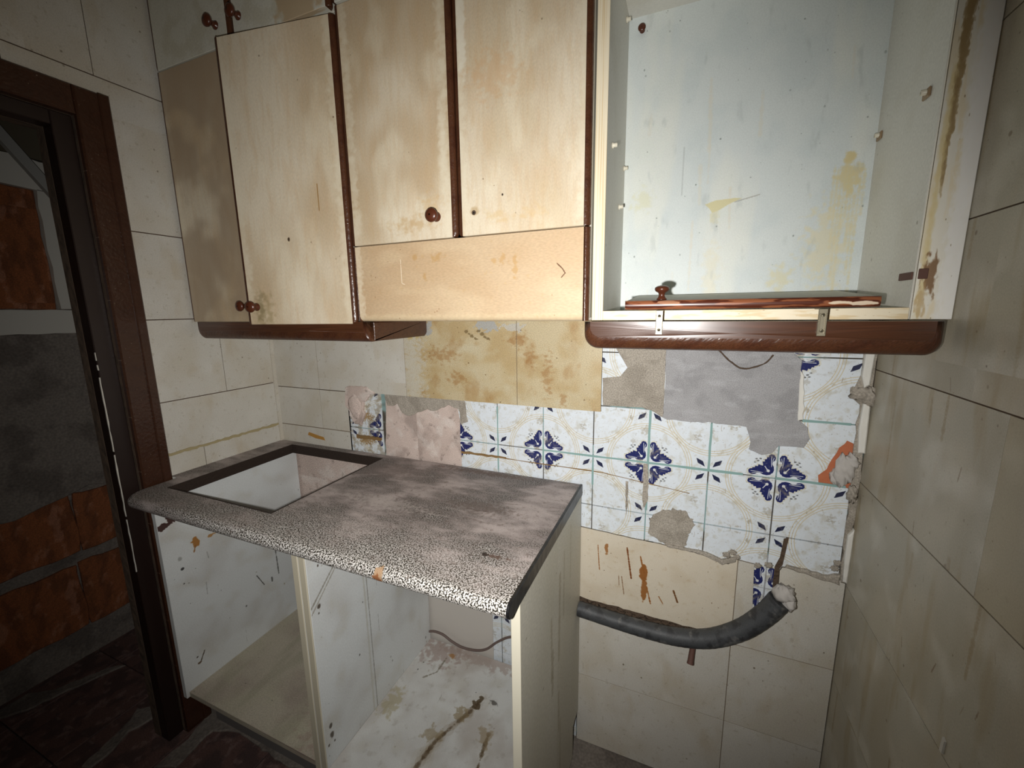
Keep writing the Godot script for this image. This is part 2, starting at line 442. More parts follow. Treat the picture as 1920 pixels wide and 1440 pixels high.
func paint() -> void:
	# painted brown wood: doors' edges, mouldings, door frame
	var c := Canvas.new(256, 256, rgb(79, 48, 31))
	c.layer(rgb(58, 31, 22), 0.5, 0.4, 0.9, 0.014, 11, 3)
	c.layer(rgb(96, 58, 40), 0.3, 0.6, 0.9, 0.03, 12)
	c.grain(0.2, 0.3, 13)
	M.brown = relief(mat(Color.WHITE, 0.3, c.texture(), 0.5), 0.07, 0.06, 14)
	M.brown.uv1_scale = Vector3(4, 4, 1)
	c = Canvas.new(256, 256, rgb(62, 37, 24))
	c.layer(rgb(50, 27, 17), 0.4, 0.4, 0.9, 0.01, 15)
	c.layer(rgb(84, 48, 30), 0.3, 0.6, 0.9, 0.02, 16)
	c.specks(26, rgb(196, 188, 170), 0.6, 2.2, 17, 0.8)
	M.frame = relief(mat(Color.WHITE, 0.32, c.texture(), 0.5), 0.05, 0.06, 18)
	M.frame.uv1_scale = Vector3(3, 3, 1)
	M.rebate = mat(rgb(34, 20, 15), 0.45)
	M.dark = mat(rgb(26, 17, 13), 0.6)
	c = Canvas.new(256, 64, rgb(84, 40, 25))
	c.layer(rgb(150, 92, 60), 0.9, 0.5, 0.58, 0.03, 19, 4, 2.0, 1.0)
	c.blob(0.93, 0.55, 0.05, 0.14, rgb(226, 206, 180), 1.0, 0.5, 0.1, 4)
	c.blob(0.86, 0.5, 0.05, 0.10, rgb(226, 206, 180), 1.0, 0.5, 0.1, 5)
	c.blob(0.2, 0.3, 0.05, 0.2, rgb(180, 130, 100), 0.9, 0.5, 0.1, 6)
	M.worn_edge = mat(Color.WHITE, 0.3, c.texture())
	M.knob = mat(rgb(82, 42, 26), 0.28)
	# cupboard doors
	c = door_canvas(101, 0.85)
	c.layer(rgb(164, 144, 120), 0.65, 0.1, 0.6, 0.006, 106, 3)
	c.stroke([Vector2(0.93, 0.91), Vector2(0.95, 0.93)], 3, rgb(60, 50, 40), 0.7)
	M.door_a = mat(Color.WHITE, 0.55, c.texture())
	c = door_canvas(111, 0.75)
	c.blob(0.16, 0.95, 0.13, 0.08, rgb(140, 124, 84), 0.42, 1.0, 0.9, 3)
	c.blob(0.12, 0.93, 0.06, 0.07, rgb(112, 100, 66), 0.4, 1.0, 0.8, 5)
	c.stroke([Vector2(0.78, 0.51), Vector2(0.78, 0.6)], 2, rgb(150, 112, 60), 0.7)
	c.blob(0.47, 0.69, 0.012, 0.008, rgb(60, 45, 30), 0.9, 0.3, 0.3, 6)
	M.door_b = mat(Color.WHITE, 0.55, c.texture())
	c = door_canvas(121, 0.8)
	c.blob(0.6, 0.93, 0.28, 0.04, rgb(186, 150, 100), 0.45, 1.0, 1.0, 7)
	c.blob(0.8, 0.86, 0.14, 0.07, rgb(200, 164, 112), 0.4, 1.0, 1.0, 8)
	c.blob(0.93, 0.62, 0.05, 0.22, rgb(232, 224, 202), 0.5, 0.5, 0.9, 9)
	M.door_c = mat(Color.WHITE, 0.55, c.texture())
	c = door_canvas(131, 0.45)
	c.blob(0.3, 0.42, 0.25, 0.1, rgb(204, 166, 124), 0.4, 0.9, 0.7, 10)
	c.blob(0.04, 0.25, 0.05, 0.2, rgb(230, 224, 206), 0.7, 0.4, 0.5, 11)
	c.blob(0.32, 0.93, 0.14, 0.035, rgb(204, 172, 118), 0.38, 1.0, 1.0, 12)
	c.blob(0.58, 0.935, 0.14, 0.035, rgb(206, 174, 122), 0.38, 1.0, 1.0, 13)
	c.blob(0.12, 0.905, 0.05, 0.024, rgb(176, 150, 110), 0.6, 0.4, 0.5, 14)
	c.blob(0.36, 0.855, 0.010, 0.006, rgb(40, 28, 20), 0.95, 0.3, 0.3, 15)
	M.door_d = mat(Color.WHITE, 0.55, c.texture())
	c = Canvas.new(768, 240, rgb(200, 175, 142))
	c.layer(rgb(192, 161, 124), 0.5, 0.3, 0.85, 0.004, 141, 3, 2.0, 1.0)
	c.layer(rgb(218, 196, 162), 0.4, 0.5, 0.9, 0.008, 142, 3, 3.0, 1.0)
	c.grain(0.05, 0.2, 143, 3.0, 1.0)
	c.layer(rgb(232, 216, 184), 0.0, 0.5, 0.6, 0.05, 146)
	for k in 60: c.blob(k / 59.0, 1.0, 0.07, 0.14, rgb(232, 214, 176), 0.16, 0.5, 0.9, 400 + k)
	for k in 10: c.blob(0.01, k / 10.0, 0.03, 0.12, rgb(228, 212, 184), 0.6, 0.7, 0.7, 430 + k)
	for q in [[0.30, 0.18, 0.016, 0.06], [0.41, 0.2, 0.035, 0.07], [0.35, 0.44, 0.012, 0.06], [0.70, 0.27, 0.02, 0.07], [0.745, 0.36, 0.012, 0.2], [0.66, 0.30, 0.01, 0.05]]:
		c.blob(q[0], q[1], q[2], q[3], rgb(184, 142, 84), 0.45, 1.1, 0.8, int(q[0] * 1000))
	c.stroke([Vector2(0.235, 0.2), Vector2(0.235, 0.5), Vector2(0.25, 0.52)], 1.6, rgb(246, 232, 206), 0.8)
	c.stroke([Vector2(0.905, 0.36), Vector2(0.925, 0.42), Vector2(0.935, 0.47), Vector2(0.92, 0.52)], 2.2, rgb(96, 62, 34), 0.9, 0.6)
	c.specks(40, rgb(120, 84, 46), 0.7, 2.6, 144)
	c.layer(rgb(196, 158, 100), 0.2, 0.7, 0.95, 0.03, 145)
	M.hood = mat(Color.WHITE, 0.5, c.texture())
	c = Canvas.new(192, 192, rgb(208, 206, 192))
	c.layer(rgb(188, 182, 160), 0.5, 0.4, 0.8, 0.02, 151)
	c.grain(0.06, 0.3, 152)
	M.upper_clean = mat(Color.WHITE, 0.55, c.texture())
	c.blob(0.72, 0.7, 0.3, 0.5, rgb(184, 160, 126), 0.85, 0.3, 0.25, 16)
	c.blob(0.95, 0.75, 0.06, 0.14, rgb(206, 200, 184), 0.8, 0.5, 0.3, 17)
	M.upper_stained = mat(Color.WHITE, 0.55, c.texture())
	M.carcass = mat(rgb(206, 202, 188), 0.6)
	# the open wall cabinet
	c = Canvas.new(448, 576, rgb(214, 221, 219))
	c.layer(rgb(202, 212, 212), 0.5, 0.4, 0.8, 0.008, 161)
	c.layer(rgb(228, 230, 220), 0.6, 0.5, 0.85, 0.006, 162, 4, 1.0, 4.0)
	c.grain(0.035, 0.3, 163)
	c.drips(14, rgb(220, 214, 196), 0.22, 6.0, 0.25, 164)
	c.blob(0.42, 0.88, 0.05, 0.16, rgb(222, 214, 186), 0.45, 0.8, 0.8, 24)
	c.poly(PackedVector2Array([Vector2(0.375, 0.638), Vector2(0.42, 0.628), Vector2(0.50, 0.626), Vector2(0.53, 0.629), Vector2(0.48, 0.643), Vector2(0.44, 0.66), Vector2(0.41, 0.668), Vector2(0.395, 0.652)]), rgb(212, 202, 150), 0.8)
	c.blob(0.42, 0.68, 0.025, 0.03, rgb(214, 206, 164), 0.5, 0.8, 0.6, 19)
	c.stroke([Vector2(0.50, 0.638), Vector2(0.6, 0.622)], 2.0, rgb(170, 168, 160), 0.5)
	c.blob(0.915, 0.54, 0.03, 0.02, rgb(214, 196, 140), 0.75, 0.7, 0.5, 20)
	c.blob(0.925, 0.60, 0.05, 0.07, rgb(214, 198, 146), 0.65, 1.1, 0.7, 29)
	for k in 9:
		c.stroke([Vector2(0.87 + 0.013 * k, 0.56 + 0.01 * (k % 3)), Vector2(0.868 + 0.0135 * k, 0.72 + 0.09 * (k % 4))], 4.0, rgb(220, 204, 152), 0.2, 0.9, k)
	c.blob(0.86, 0.8, 0.1, 0.16, rgb(222, 212, 176), 0.6, 0.8, 0.7, 21)
	c.blob(0.7, 0.9, 0.06, 0.05, rgb(216, 208, 168), 0.6, 0.8, 0.7, 22)
	c.blob(0.09, 0.60, 0.06, 0.05, rgb(214, 212, 176), 0.5, 0.8, 0.7, 23)
	c.stroke([Vector2(0.27, 0.44), Vector2(0.27, 0.6)], 2.5, rgb(190, 196, 194), 0.6)
	c.layer(rgb(176, 184, 182), 0.35, 0.7, 0.95, 0.03, 166, 4, 1.0, 3.0)
	c.specks(70, rgb(96, 104, 100), 0.7, 2.4, 167, 0.7)
	M.open_back = mat(Color.WHITE, 0.5, c.texture())
	c = Canvas.new(160, 384, rgb(220, 218, 209))
	c.layer(rgb(202, 197, 182), 0.4, 0.4, 0.9, 0.008, 171)
	c.grain(0.05, 0.3, 172)
	c.specks(30, rgb(110, 102, 86), 0.6, 1.8, 173, 0.6)
	M.open_side = mat(Color.WHITE, 0.55, c.texture())
	c = Canvas.new(128, 640, rgb(238, 234, 220))
	c.layer(rgb(236, 220, 184), 0.6, 0.45, 0.75, 0.02, 181, 4, 1.0, 3.0)
	for k in 30: c.blob(0.86, k / 29.0, 0.38, 0.06, rgb(246, 245, 240), 0.7, 0.5, 0.5, 200 + k)
	for k in 80:
		var v := k / 80.0
		c.blob(0.36 - 0.12 * v + 0.02 * sin(v * 40.0), v * 0.72, 0.19 - 0.15 * v, 0.025, rgb(160, 136, 94), 0.75 - 0.3 * v, 1.1, 0.3, k)
	for k in 40: c.blob(0.16, 0.5 + k / 80.0, 0.10, 0.03, rgb(226, 206, 150), 0.3, 1.0, 0.7, 300 + k)
	c.stroke([Vector2(0.012, 0.0), Vector2(0.012, 1.0)], 1.6, rgb(90, 82, 66), 0.8, 0.3)
	c.blob(0.32, 0.905, 0.2, 0.05, rgb(120, 84, 52), 0.8, 0.8, 0.5, 77)
	c.blob(0.2, 0.96, 0.14, 0.04, rgb(190, 160, 112), 0.6, 0.8, 0.5, 78)
	c.specks(20, rgb(120, 96, 60), 0.7, 2.2, 182)
	M.filler = mat(Color.WHITE, 0.55, c.texture())
	c = Canvas.new(384, 48, rgb(234, 222, 194))
	c.layer(rgb(212, 184, 136), 0.6, 0.5, 0.8, 0.03, 183, 4, 2.0, 1.0)
	c.specks(30, rgb(120, 84, 46), 0.6, 2.0, 184)
	M.cream = mat(Color.WHITE, 0.55, c.texture())
	# tiles
	M.tile = []
	for k in 3: M.tile.append(mat(Color.WHITE, 0.4, tile_canvas(200 + 10 * k, rgb(204, 200, 190)).texture()))
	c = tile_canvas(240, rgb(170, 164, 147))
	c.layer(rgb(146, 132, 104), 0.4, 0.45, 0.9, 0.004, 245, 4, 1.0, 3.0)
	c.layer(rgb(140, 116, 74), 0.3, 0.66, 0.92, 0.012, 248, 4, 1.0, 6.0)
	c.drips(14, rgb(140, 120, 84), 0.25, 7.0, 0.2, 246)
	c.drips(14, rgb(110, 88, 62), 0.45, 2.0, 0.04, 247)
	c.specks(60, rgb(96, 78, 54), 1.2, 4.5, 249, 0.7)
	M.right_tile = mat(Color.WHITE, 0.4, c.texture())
	c.layer(rgb(150, 132, 92), 0.3, 0.1, 0.6, 0.006, 2501, 3, 1.0, 3.0)
	M.right_tile_stained = mat(Color.WHITE, 0.45, c.texture())
	c = Canvas.new(640, 320, rgb(196, 181, 147))
	c.layer(rgb(180, 155, 110), 0.7, 0.25, 0.8, 0.006, 251)
	c.layer(rgb(156, 114, 64), 0.4, 0.58, 0.95, 0.012, 252, 5, 1.0, 2.0)
	c.layer(rgb(206, 200, 176), 0.4, 0.55, 0.9, 0.006, 253)
	for q in [[0.62, 0.22, 0.05, 0.12], [0.68, 0.42, 0.03, 0.14], [0.76, 0.62, 0.03, 0.3], [0.83, 0.9, 0.02, 0.1], [0.22, 0.42, 0.1, 0.12], [0.3, 0.72, 0.06, 0.1]]:
		c.blob(q[0], q[1], q[2], q[3], rgb(146, 98, 50), 0.38, 1.2, 0.9, int(q[1] * 999))
	for k in 9: c.blob(0.035, k / 8.0, 0.11, 0.16, rgb(198, 192, 176), 0.8, 0.8, 0.8, 500 + k)
	c.blob(0.05, 0.06, 0.06, 0.2, rgb(188, 160, 84), 0.6, 0.6, 0.5, 31)
	c.blob(0.14, 0.09, 0.035, 0.11, rgb(168, 168, 164), 0.95, 0.9, 0.15, 32)
	c.blob(0.47, 0.05, 0.06, 0.07, rgb(172, 172, 168), 0.95, 0.9, 0.15, 33)
	c.blob(0.60, 0.07, 0.06, 0.05, rgb(190, 186, 176), 0.9, 0.9, 0.15, 34)
	for k in 8:
		c.blob(0.36 + 0.016 * k, 0.12 + 0.03 * (k % 4), 0.012, 0.02, rgb(110, 92, 60), 0.7, 0.9, 0.3, 60 + k)
	c.specks(90, rgb(92, 64, 34), 0.7, 3.0, 254)
	c.grain(0.12, 0.25, 255)
	M.greasy = mat(Color.WHITE, 0.4, c.texture())
	c = Canvas.new(512, 340, rgb(213, 203, 184))
	c.layer(rgb(202, 188, 164), 0.5, 0.4, 0.9, 0.006, 261)
	c.layer(rgb(176, 150, 112), 0.3, 0.66, 0.95, 0.03, 264, 5)
	c.grain(0.06, 0.3, 262)
	c.specks(70, rgb(104, 80, 54), 0.7, 2.2, 263)
	var rust := rgb(146, 92, 44)
	c.stroke([Vector2(0.42, 0.23), Vector2(0.435, 0.34), Vector2(0.45, 0.42)], 4.0, rust, 0.9, 0.6, 1)
	c.blob(0.445, 0.42, 0.028, 0.12, rust, 0.95, 0.3, 0.2, 35)
	c.blob(0.452, 0.62, 0.022, 0.14, rust, 0.9, 0.4, 0.2, 36)
	c.stroke([Vector2(0.47, 0.58), Vector2(0.50, 0.78)], 4.0, rust, 0.7, 0.6, 2)
	c.stroke([Vector2(0.33, 0.16), Vector2(0.345, 0.32), Vector2(0.365, 0.52)], 4.0, rgb(120, 70, 36), 0.85, 0.7, 3)
	c.blob(0.19, 0.22, 0.014, 0.08, rust, 0.8, 0.6, 0.3, 37)
	c.stroke([Vector2(0.13, 0.2), Vector2(0.14, 0.42), Vector2(0.145, 0.5)], 2.4, rust, 0.7, 0.7, 4)
	c.stroke([Vector2(0.64, 0.55), Vector2(0.67, 0.68)], 5.0, rgb(112, 76, 44), 0.8, 0.4, 5)
	c.stroke([Vector2(0.55, 0.66), Vector2(0.58, 0.74)], 3.0, rust, 0.6, 0.4, 6)
	c.stroke([Vector2(0.30, 0.52), Vector2(0.32, 0.74)], 2.4, rgb(120, 84, 54), 0.6, 0.6, 7)
	c.stroke([Vector2(0.28, 0.52), Vector2(0.285, 0.64)], 2.0, rgb(120, 84, 54), 0.6, 0.6, 8)
	M.rusty = mat(Color.WHITE, 0.42, c.texture())
	# the old patterned tile: a quarter flower in one corner
	c = Canvas.new(384, 384, rgb(222, 229, 235))
	c.layer(rgb(212, 214, 212), 0.4, 0.5, 0.9, 0.01, 271)
	for far in [Vector2(0, 0), Vector2(1, 1)]:
		for r in [0.655, 0.695, 0.735]:
			var pts := []
			for k in 41:
				var a := PI * 0.5 * k / 40.0
				var q: Vector2 = Vector2(cos(a), sin(a)) * r
				pts.append(far + q if far.x == 0.0 else far - q)
			c.stroke(pts, 8.0, rgb(226, 222, 208), 0.35, 0.0)
			c.stroke(pts, 2.6, rgb(198, 184, 150), 0.75, 0.1)
	var blue := rgb(40, 46, 98)
	c.poly(leaf(1.07), rgb(216, 211, 190), 0.7)
	c.poly(leaf(1.0), blue)
	for q in [[0.115, 0.07, 0.37, 0.085], [0.2, 0.07, 0.345, 0.05]]:
		for flip in [false, true]:
			var a := Vector2(q[0], q[1]); var b := Vector2(q[2], q[3])
			if flip: a = Vector2(a.y, a.x); b = Vector2(b.y, b.x)
			c.stroke([a.lerp(b, 0.3), a.lerp(b, 0.65) + Vector2(0.004, 0.004), b], 3.4, rgb(214, 218, 224), 0.9, 0.2)
	c.blob(0.115, 0.115, 0.026, 0.026, rgb(224, 226, 226), 1.0, 0.1, 0.2, 41)
	c.stroke([Vector2(0.13, 0.13), Vector2(0.17, 0.19)], 5.0, rgb(222, 224, 224), 0.9, 0.5, 9)
	for q in [[0.27, 0.27], [0.31, 0.24], [0.24, 0.31], [0.3, 0.3]]:
		c.blob(q[0], q[1], 0.022, 0.014, rgb(92, 92, 92), 0.75, 0.7, 0.3, int(q[0] * 100 + q[1] * 10))
	for n in [Vector2(1, 0), Vector2(0, 1)]:
		var dir: Vector2 = (Vector2(0, 1) - n * 0.0 - Vector2(1, 0)).normalized() if n.x > 0.5 else (Vector2(1, 0) - Vector2(0, 1)).normalized()
		var side: Vector2 = dir.orthogonal()
		var at: Vector2 = n + dir * 0.185
		c.poly(PackedVector2Array([at - dir * 0.10, at - dir * 0.01 + side * 0.042, at + dir * 0.075 + side * 0.012, at + dir * 0.10, at + dir * 0.02 - side * 0.042]), rgb(42, 46, 74))
	c.specks(12, rgb(110, 104, 92), 0.7, 2.4, 272, 0.6)
	c.layer(rgb(190, 182, 162), 0.3, 0.7, 0.95, 0.03, 273)
	M.decor = []
	var clean_tile := c.d.duplicate()
	for k in 4:
		c.d = clean_tile.duplicate()
		c.layer(rgb(176, 166, 140), 0.35, 0.6, 0.92, 0.012, 1273 + k)
		c.layer(rgb(120, 108, 88), 0.5, 0.76, 0.92, 0.04, 1283 + k, 4)
		c.drips(4 * k, rgb(140, 120, 90), 0.4, 2.0, 0.1, 1290 + k)
		var rng := RandomNumberGenerator.new(); rng.seed = 1300 + k
		for q in 2 + 2 * k:
			var at := Vector2(rng.randf(), rng.randf())
			c.stroke([at, at + Vector2(rng.randf_range(0.03, 0.12), rng.randf_range(-0.05, 0.05))], rng.randf_range(3.0, 12.0), rgb(146, 134, 112), rng.randf_range(0.04, 0.12), 1.3, q)
			c.blob(rng.randf(), rng.randf(), rng.randf_range(0.03, 0.1), rng.randf_range(0.02, 0.06), rgb(150, 138, 116), rng.randf_range(0.2, 0.5), 1.4, 0.7, 700 + q + 10 * k)
		c.blob(0.05, 0.2 + 0.2 * k, 0.12, 0.1, rgb(150, 138, 112), 0.4, 1.0, 0.7, 60 + k)
		if k == 3:
			c.layer(rgb(150, 136, 112), 0.6, 0.4, 0.8, 0.012, 1297)
			c.blob(0.5, 0.3, 0.3, 0.12, rgb(150, 112, 60), 0.7, 0.9, 0.5, 3)
		M.decor.append(mat(Color.WHITE, 0.25, c.texture()))
	c = Canvas.new(384, 384, rgb(132, 158, 156))
	c.layer(rgb(74, 66, 56), 0.95, 0.48, 0.6, 0.012, 281)
	M.grout = mat(Color.WHITE, 0.9, c.texture())
	# cement and plaster
	c = Canvas.new(384, 384, rgb(158, 157, 158))
	c.layer(rgb(140, 139, 140), 0.6, 0.4, 0.8, 0.01, 291)
	c.layer(rgb(176, 176, 178), 0.5, 0.55, 0.85, 0.02, 292, 4, 3.0, 1.0)
	c.grain(0.16, 0.3, 293)
	M.cement = relief(mat(Color.WHITE, 0.9, c.texture()), 0.05, 0.12, 294)
	M.cement.uv1_scale = Vector3(2, 2, 1)
	c = Canvas.new(256, 256, rgb(164, 156, 144))
	c.layer(rgb(140, 132, 120), 0.6, 0.4, 0.8, 0.014, 295)
	c.grain(0.2, 0.3, 296)
	M.cement_warm = relief(mat(Color.WHITE, 0.9, c.texture()), 0.06, 0.2, 297)
	M.cement_warm.uv1_scale = Vector3(2, 2, 1)
	c = Canvas.new(512, 512, rgb(206, 188, 178))
	c.layer(rgb(182, 164, 154), 0.5, 0.35, 0.9, 0.004, 301)
	c.layer(rgb(222, 212, 204), 0.6, 0.5, 0.85, 0.01, 302)
	c.layer(rgb(146, 130, 122), 0.55, 0.6, 0.9, 0.0045, 303, 7)
	c.layer(rgb(120, 106, 98), 0.5, 0.72, 0.95, 0.02, 3031, 5)
	c.grain(0.2, 0.3, 304)
	M.plaster = relief(mat(Color.WHITE, 0.95, c.texture()), 0.03, 0.12, 305)
	M.plaster.uv1_scale = Vector3(1.5, 1.5, 1)
	M.inner_plaster = relief(mat(rgb(196, 190, 182), 0.95), 0.03, 0.08, 309)
	M.white_plaster = relief(mat(rgb(224, 222, 214), 0.9), 0.05, 0.25, 306)
	M.clay = relief(mat(rgb(184, 108, 74), 0.9), 0.08, 0.2, 307)
	M.rubble = relief(mat(rgb(84, 68, 54), 0.95), 0.08, 0.5, 308)
	M.mould = relief(mat(rgb(186, 181, 175), 0.9), 0.05, 0.2, 310)
	# base cupboards
	M.white = []
	for k in 3: M.white.append(mat(Color.WHITE, 0.5, white_canvas(310 + 10 * k).texture()))
	c = white_canvas(341, 320, 448)
	c.blob(0.085, 0.105, 0.05, 0.02, rgb(66, 44, 40), 0.95, 1.0, 0.1, 42)
	c.blob(0.02, 0.125, 0.06, 0.014, rgb(66, 44, 40), 0.95, 1.0, 0.1, 43)
	c.blob(0.184, 0.267, 0.022, 0.026, rgb(166, 110, 50), 0.9, 1.0, 0.2, 44)
	c.stroke([Vector2(0.184, 0.28), Vector2(0.17, 0.31)], 2.5, rgb(150, 104, 60), 0.7, 0.6, 2)
	c.blob(0.284, 0.265, 0.024, 0.010, rgb(170, 122, 66), 0.85, 0.9, 0.2, 45)
	c.blob(0.093, 0.360, 0.0097, 0.0066, rgb(60, 60, 60), 0.9, 0.5, 0.3, 46)
	c.blob(0.09, 0.31, 0.014, 0.012, rgb(150, 150, 146), 0.7, 0.7, 0.4, 47)
	c.blob(0.088, 0.434, 0.0052, 0.0042, rgb(60, 60, 60), 0.9, 0.4, 0.3, 48)
	c.stroke([Vector2(0.55, 0.61), Vector2(0.60, 0.69)], 1.5, rgb(70, 68, 64), 0.7, 0.5, 5)
	c.stroke([Vector2(0.72, 0.5), Vector2(0.725, 0.68)], 2.4, rgb(100, 100, 96), 0.6, 0.6, 6)
	c.blob(0.665, 0.684, 0.0091, 0.0180, rgb(70, 68, 64), 0.7, 0.6, 0.3, 49)
	c.blob(0.093, 0.830, 0.0091, 0.0060, rgb(60, 48, 40), 0.9, 0.5, 0.3, 51)
	c.blob(0.104, 0.865, 0.0143, 0.0060, rgb(100, 78, 58), 0.9, 1.0, 0.3, 52)
	c.stroke([Vector2(0.11, 0.86), Vector2(0.14, 0.82)], 2.0, rgb(80, 66, 52), 0.7, 0.5, 7)
	M.left_panel = mat(Color.WHITE, 0.5, c.texture())
	c = white_canvas(351, 320, 448)
	c.stroke([Vector2(0.0, 0.215), Vector2(0.36, 0.03)], 2.2, rgb(140, 136, 124), 0.6, 0.6)
	c.stroke([Vector2(0.0, 0.235), Vector2(0.34, 0.05)], 1.6, rgb(150, 144, 130), 0.6, 0.6)
	c.stroke([Vector2(0.36, 0.03), Vector2(0.37, 0.30), Vector2(0.37, 0.8)], 4.0, rgb(196, 195, 186), 0.6, 0.4)
	c.stroke([Vector2(0.39, 0.03), Vector2(0.395, 0.45), Vector2(0.40, 0.8)], 1.6, rgb(140, 137, 130), 0.6, 0.5)
	for q in [[0.05, 0.223, 0.016], [0.045, 0.243, 0.010], [0.094, 0.052, 0.009], [0.068, 0.095, 0.009], [0.044, 0.64, 0.018], [0.046, 0.674, 0.024], [0.02, 0.70, 0.01], [0.06, 0.705, 0.008]]:
		c.blob(q[0], q[1], q[2] * 0.7, q[2] * 0.55, rgb(70, 60, 50), 0.85, 0.5, 0.4, int(q[1] * 1000))
	for k in 6: c.stroke([Vector2(0.03 + 0.02 * k, 0.035 + 0.015 * (k % 3)), Vector2(0.04 + 0.025 * k, 0.06 + 0.02 * (k % 2))], 1.5, rgb(90, 86, 80), 0.6, 0.5, k)
	M.divider = mat(Color.WHITE, 0.5, c.texture())
	c = white_canvas(361, 448, 400, Color(0.84, 0.84, 0.825))
	c.layer(rgb(168, 158, 148), 0.5, 0.4, 0.95, 0.006, 366)
	c.layer(rgb(140, 130, 116), 0.25, 0.66, 0.95, 0.03, 367, 5)
	c.blob(0.12, 0.08, 0.2, 0.13, rgb(156, 136, 128), 0.6, 1.0, 0.6, 50)
	c.blob(0.4, 0.03, 0.4, 0.07, rgb(164, 146, 136), 0.6, 1.0, 0.5, 57)
	c.blob(0.22, 0.085, 0.03, 0.02, rgb(160, 112, 62), 0.75, 1.0, 0.5, 51)
	c.stroke([Vector2(0.19, 0.12), Vector2(0.19, 0.245), Vector2(0.13, 0.32)], 4.0, rgb(126, 118, 104), 0.5, 0.8, 11)
	var stain := [Vector2(0.53, 0.33), Vector2(0.505, 0.42), Vector2(0.46, 0.53), Vector2(0.415, 0.655), Vector2(0.395, 0.82), Vector2(0.385, 1.0)]
	c.stroke(stain, 26.0, rgb(172, 158, 130), 0.10, 1.2, 12)
	c.stroke(stain, 13.0, rgb(120, 100, 72), 0.14, 1.3, 13)
	c.stroke(stain, 6.0, rgb(82, 64, 42), 0.4, 1.2, 15)
	c.blob(0.525, 0.35, 0.03, 0.05, rgb(74, 58, 36), 0.8, 1.2, 0.4, 52)
	c.blob(0.47, 0.45, 0.05, 0.04, rgb(140, 122, 88), 0.6, 1.2, 0.4, 53)
	c.blob(0.38, 0.62, 0.05, 0.05, rgb(140, 122, 88), 0.5, 1.2, 0.4, 58)
	c.stroke([Vector2(0.658, 0.50), Vector2(0.665, 0.58), Vector2(0.68, 0.69), Vector2(0.69, 0.9)], 6.0, rgb(92, 74, 50), 0.5, 0.9, 14)
	c.blob(0.65, 0.52, 0.05, 0.07, rgb(150, 132, 102), 0.6, 0.9, 0.5, 54)
	c.blob(0.6, 0.30, 0.03, 0.02, rgb(70, 66, 60), 0.7, 1.2, 0.4, 59)
	c.blob(0.06, 0.55, 0.07, 0.12, rgb(170, 160, 126), 0.6, 1.0, 0.6, 55)
	M.shelf_stained = mat(Color.WHITE, 0.6, c.texture())
	c = Canvas.new(320, 320, rgb(186, 178, 160))
	c.layer(rgb(156, 142, 130), 0.6, 0.3, 0.9, 0.006, 371)
	c.layer(rgb(178, 176, 148), 0.4, 0.45, 0.95, 0.008, 372)
	c.layer(rgb(150, 146, 124), 0.35, 0.5, 0.9, 0.02, 375, 3, 1.0, 6.0)
	c.blob(0.85, 0.10, 0.4, 0.16, rgb(132, 106, 102), 0.6, 0.9, 0.6, 56)
	c.blob(0.9, 0.7, 0.2, 0.3, rgb(160, 136, 124), 0.4, 0.9, 0.6, 58)
	c.grain(0.1, 0.3, 373)
	c.specks(20, rgb(60, 52, 46), 0.8, 2.4, 374)
	M.shelf_dusty = mat(Color.WHITE, 0.7, c.texture())
	c = Canvas.new(256, 448, rgb(200, 196, 182))
	c.layer(rgb(186, 181, 162), 0.5, 0.35, 0.9, 0.008, 381, 3, 1.0, 3.0)
	c.drips(14, rgb(150, 140, 116), 0.35, 4.0, 0.3, 382)
	c.grain(0.07, 0.3, 383)
	c.specks(24, rgb(90, 76, 56), 0.7, 2.0, 384)
	M.end_panel = mat(Color.WHITE, 0.5, c.texture())
	M.edge_strip = mat(rgb(200, 192, 170), 0.45)
	M.plinth = mat(rgb(112, 108, 106), 0.8)
	# speckled laminate worktop under dust
	var w := 2000; var h := 960
	c = Canvas.new(w, h, rgb(214, 208, 196))
	var n1 := Canvas.noise(w, h, 0.135, 401, 2)
	var n2 := Canvas.noise(w, h, 0.16, 402, 2)
	var d1 := Canvas.noise(w, h, 0.0038, 403, 6, 1.6, 1.0)
	var d2 := Canvas.noise(w, h, 0.02, 404, 6, 3.0, 1.0)
	for y in h:
		var clean := smoothstep(0.50, 0.88, float(y) / h)
		var nose := smoothstep(0.84, 0.90, float(y) / h)
		for x in w:
			var i := y * w + x
			var s := 222
			var e := 0
			if n1[i] < 112: s = 34; e = 4
			elif n2[i] < 88: s = 110; e = 10
			var u := float(x) / w
			var dust := 0.87 - clean * (0.18 + 0.34 * smoothstep(0.1, 0.55, u)) - nose * 0.5 * smoothstep(0.02, 0.45, u) + (d1[i] - 128) * 0.0028 + (d2[i] - 128) * 0.0016
			dust = clampf(dust, 0.0, 0.94)
			var q := smoothstep(0.2, 0.8, (d2[i] * 0.3 + d1[i] * 0.7) / 255.0)
			var r0 := lerpf(90, 182, q); var g0 := lerpf(81, 170, q); var b0 := lerpf(78, 166, q)
			var j := i * 3
			c.d[j] = int(lerpf(s, r0, dust)); c.d[j + 1] = int(lerpf(s - 4, g0, dust)); c.d[j + 2] = int(lerpf(s - e - 8, b0, dust))
	c.blob(0.75, 0.05, 0.14, 0.03, rgb(92, 70, 60), 0.6, 0.9, 0.6, 61)
	c.blob(0.82, 0.39, 0.09, 0.05, rgb(96, 82, 74), 0.5, 1.0, 0.7, 62)
	c.blob(0.904, 0.69, 0.008, 0.009, rgb(40, 30, 26), 0.9, 0.6, 0.3, 63)
	c.blob(0.925, 0.69, 0.02, 0.01, rgb(84, 62, 52), 0.7, 1.0, 0.4, 68)
	c.blob(0.62, 0.5, 0.12, 0.06, rgb(190, 180, 174), 0.5, 0.9, 0.6, 64)
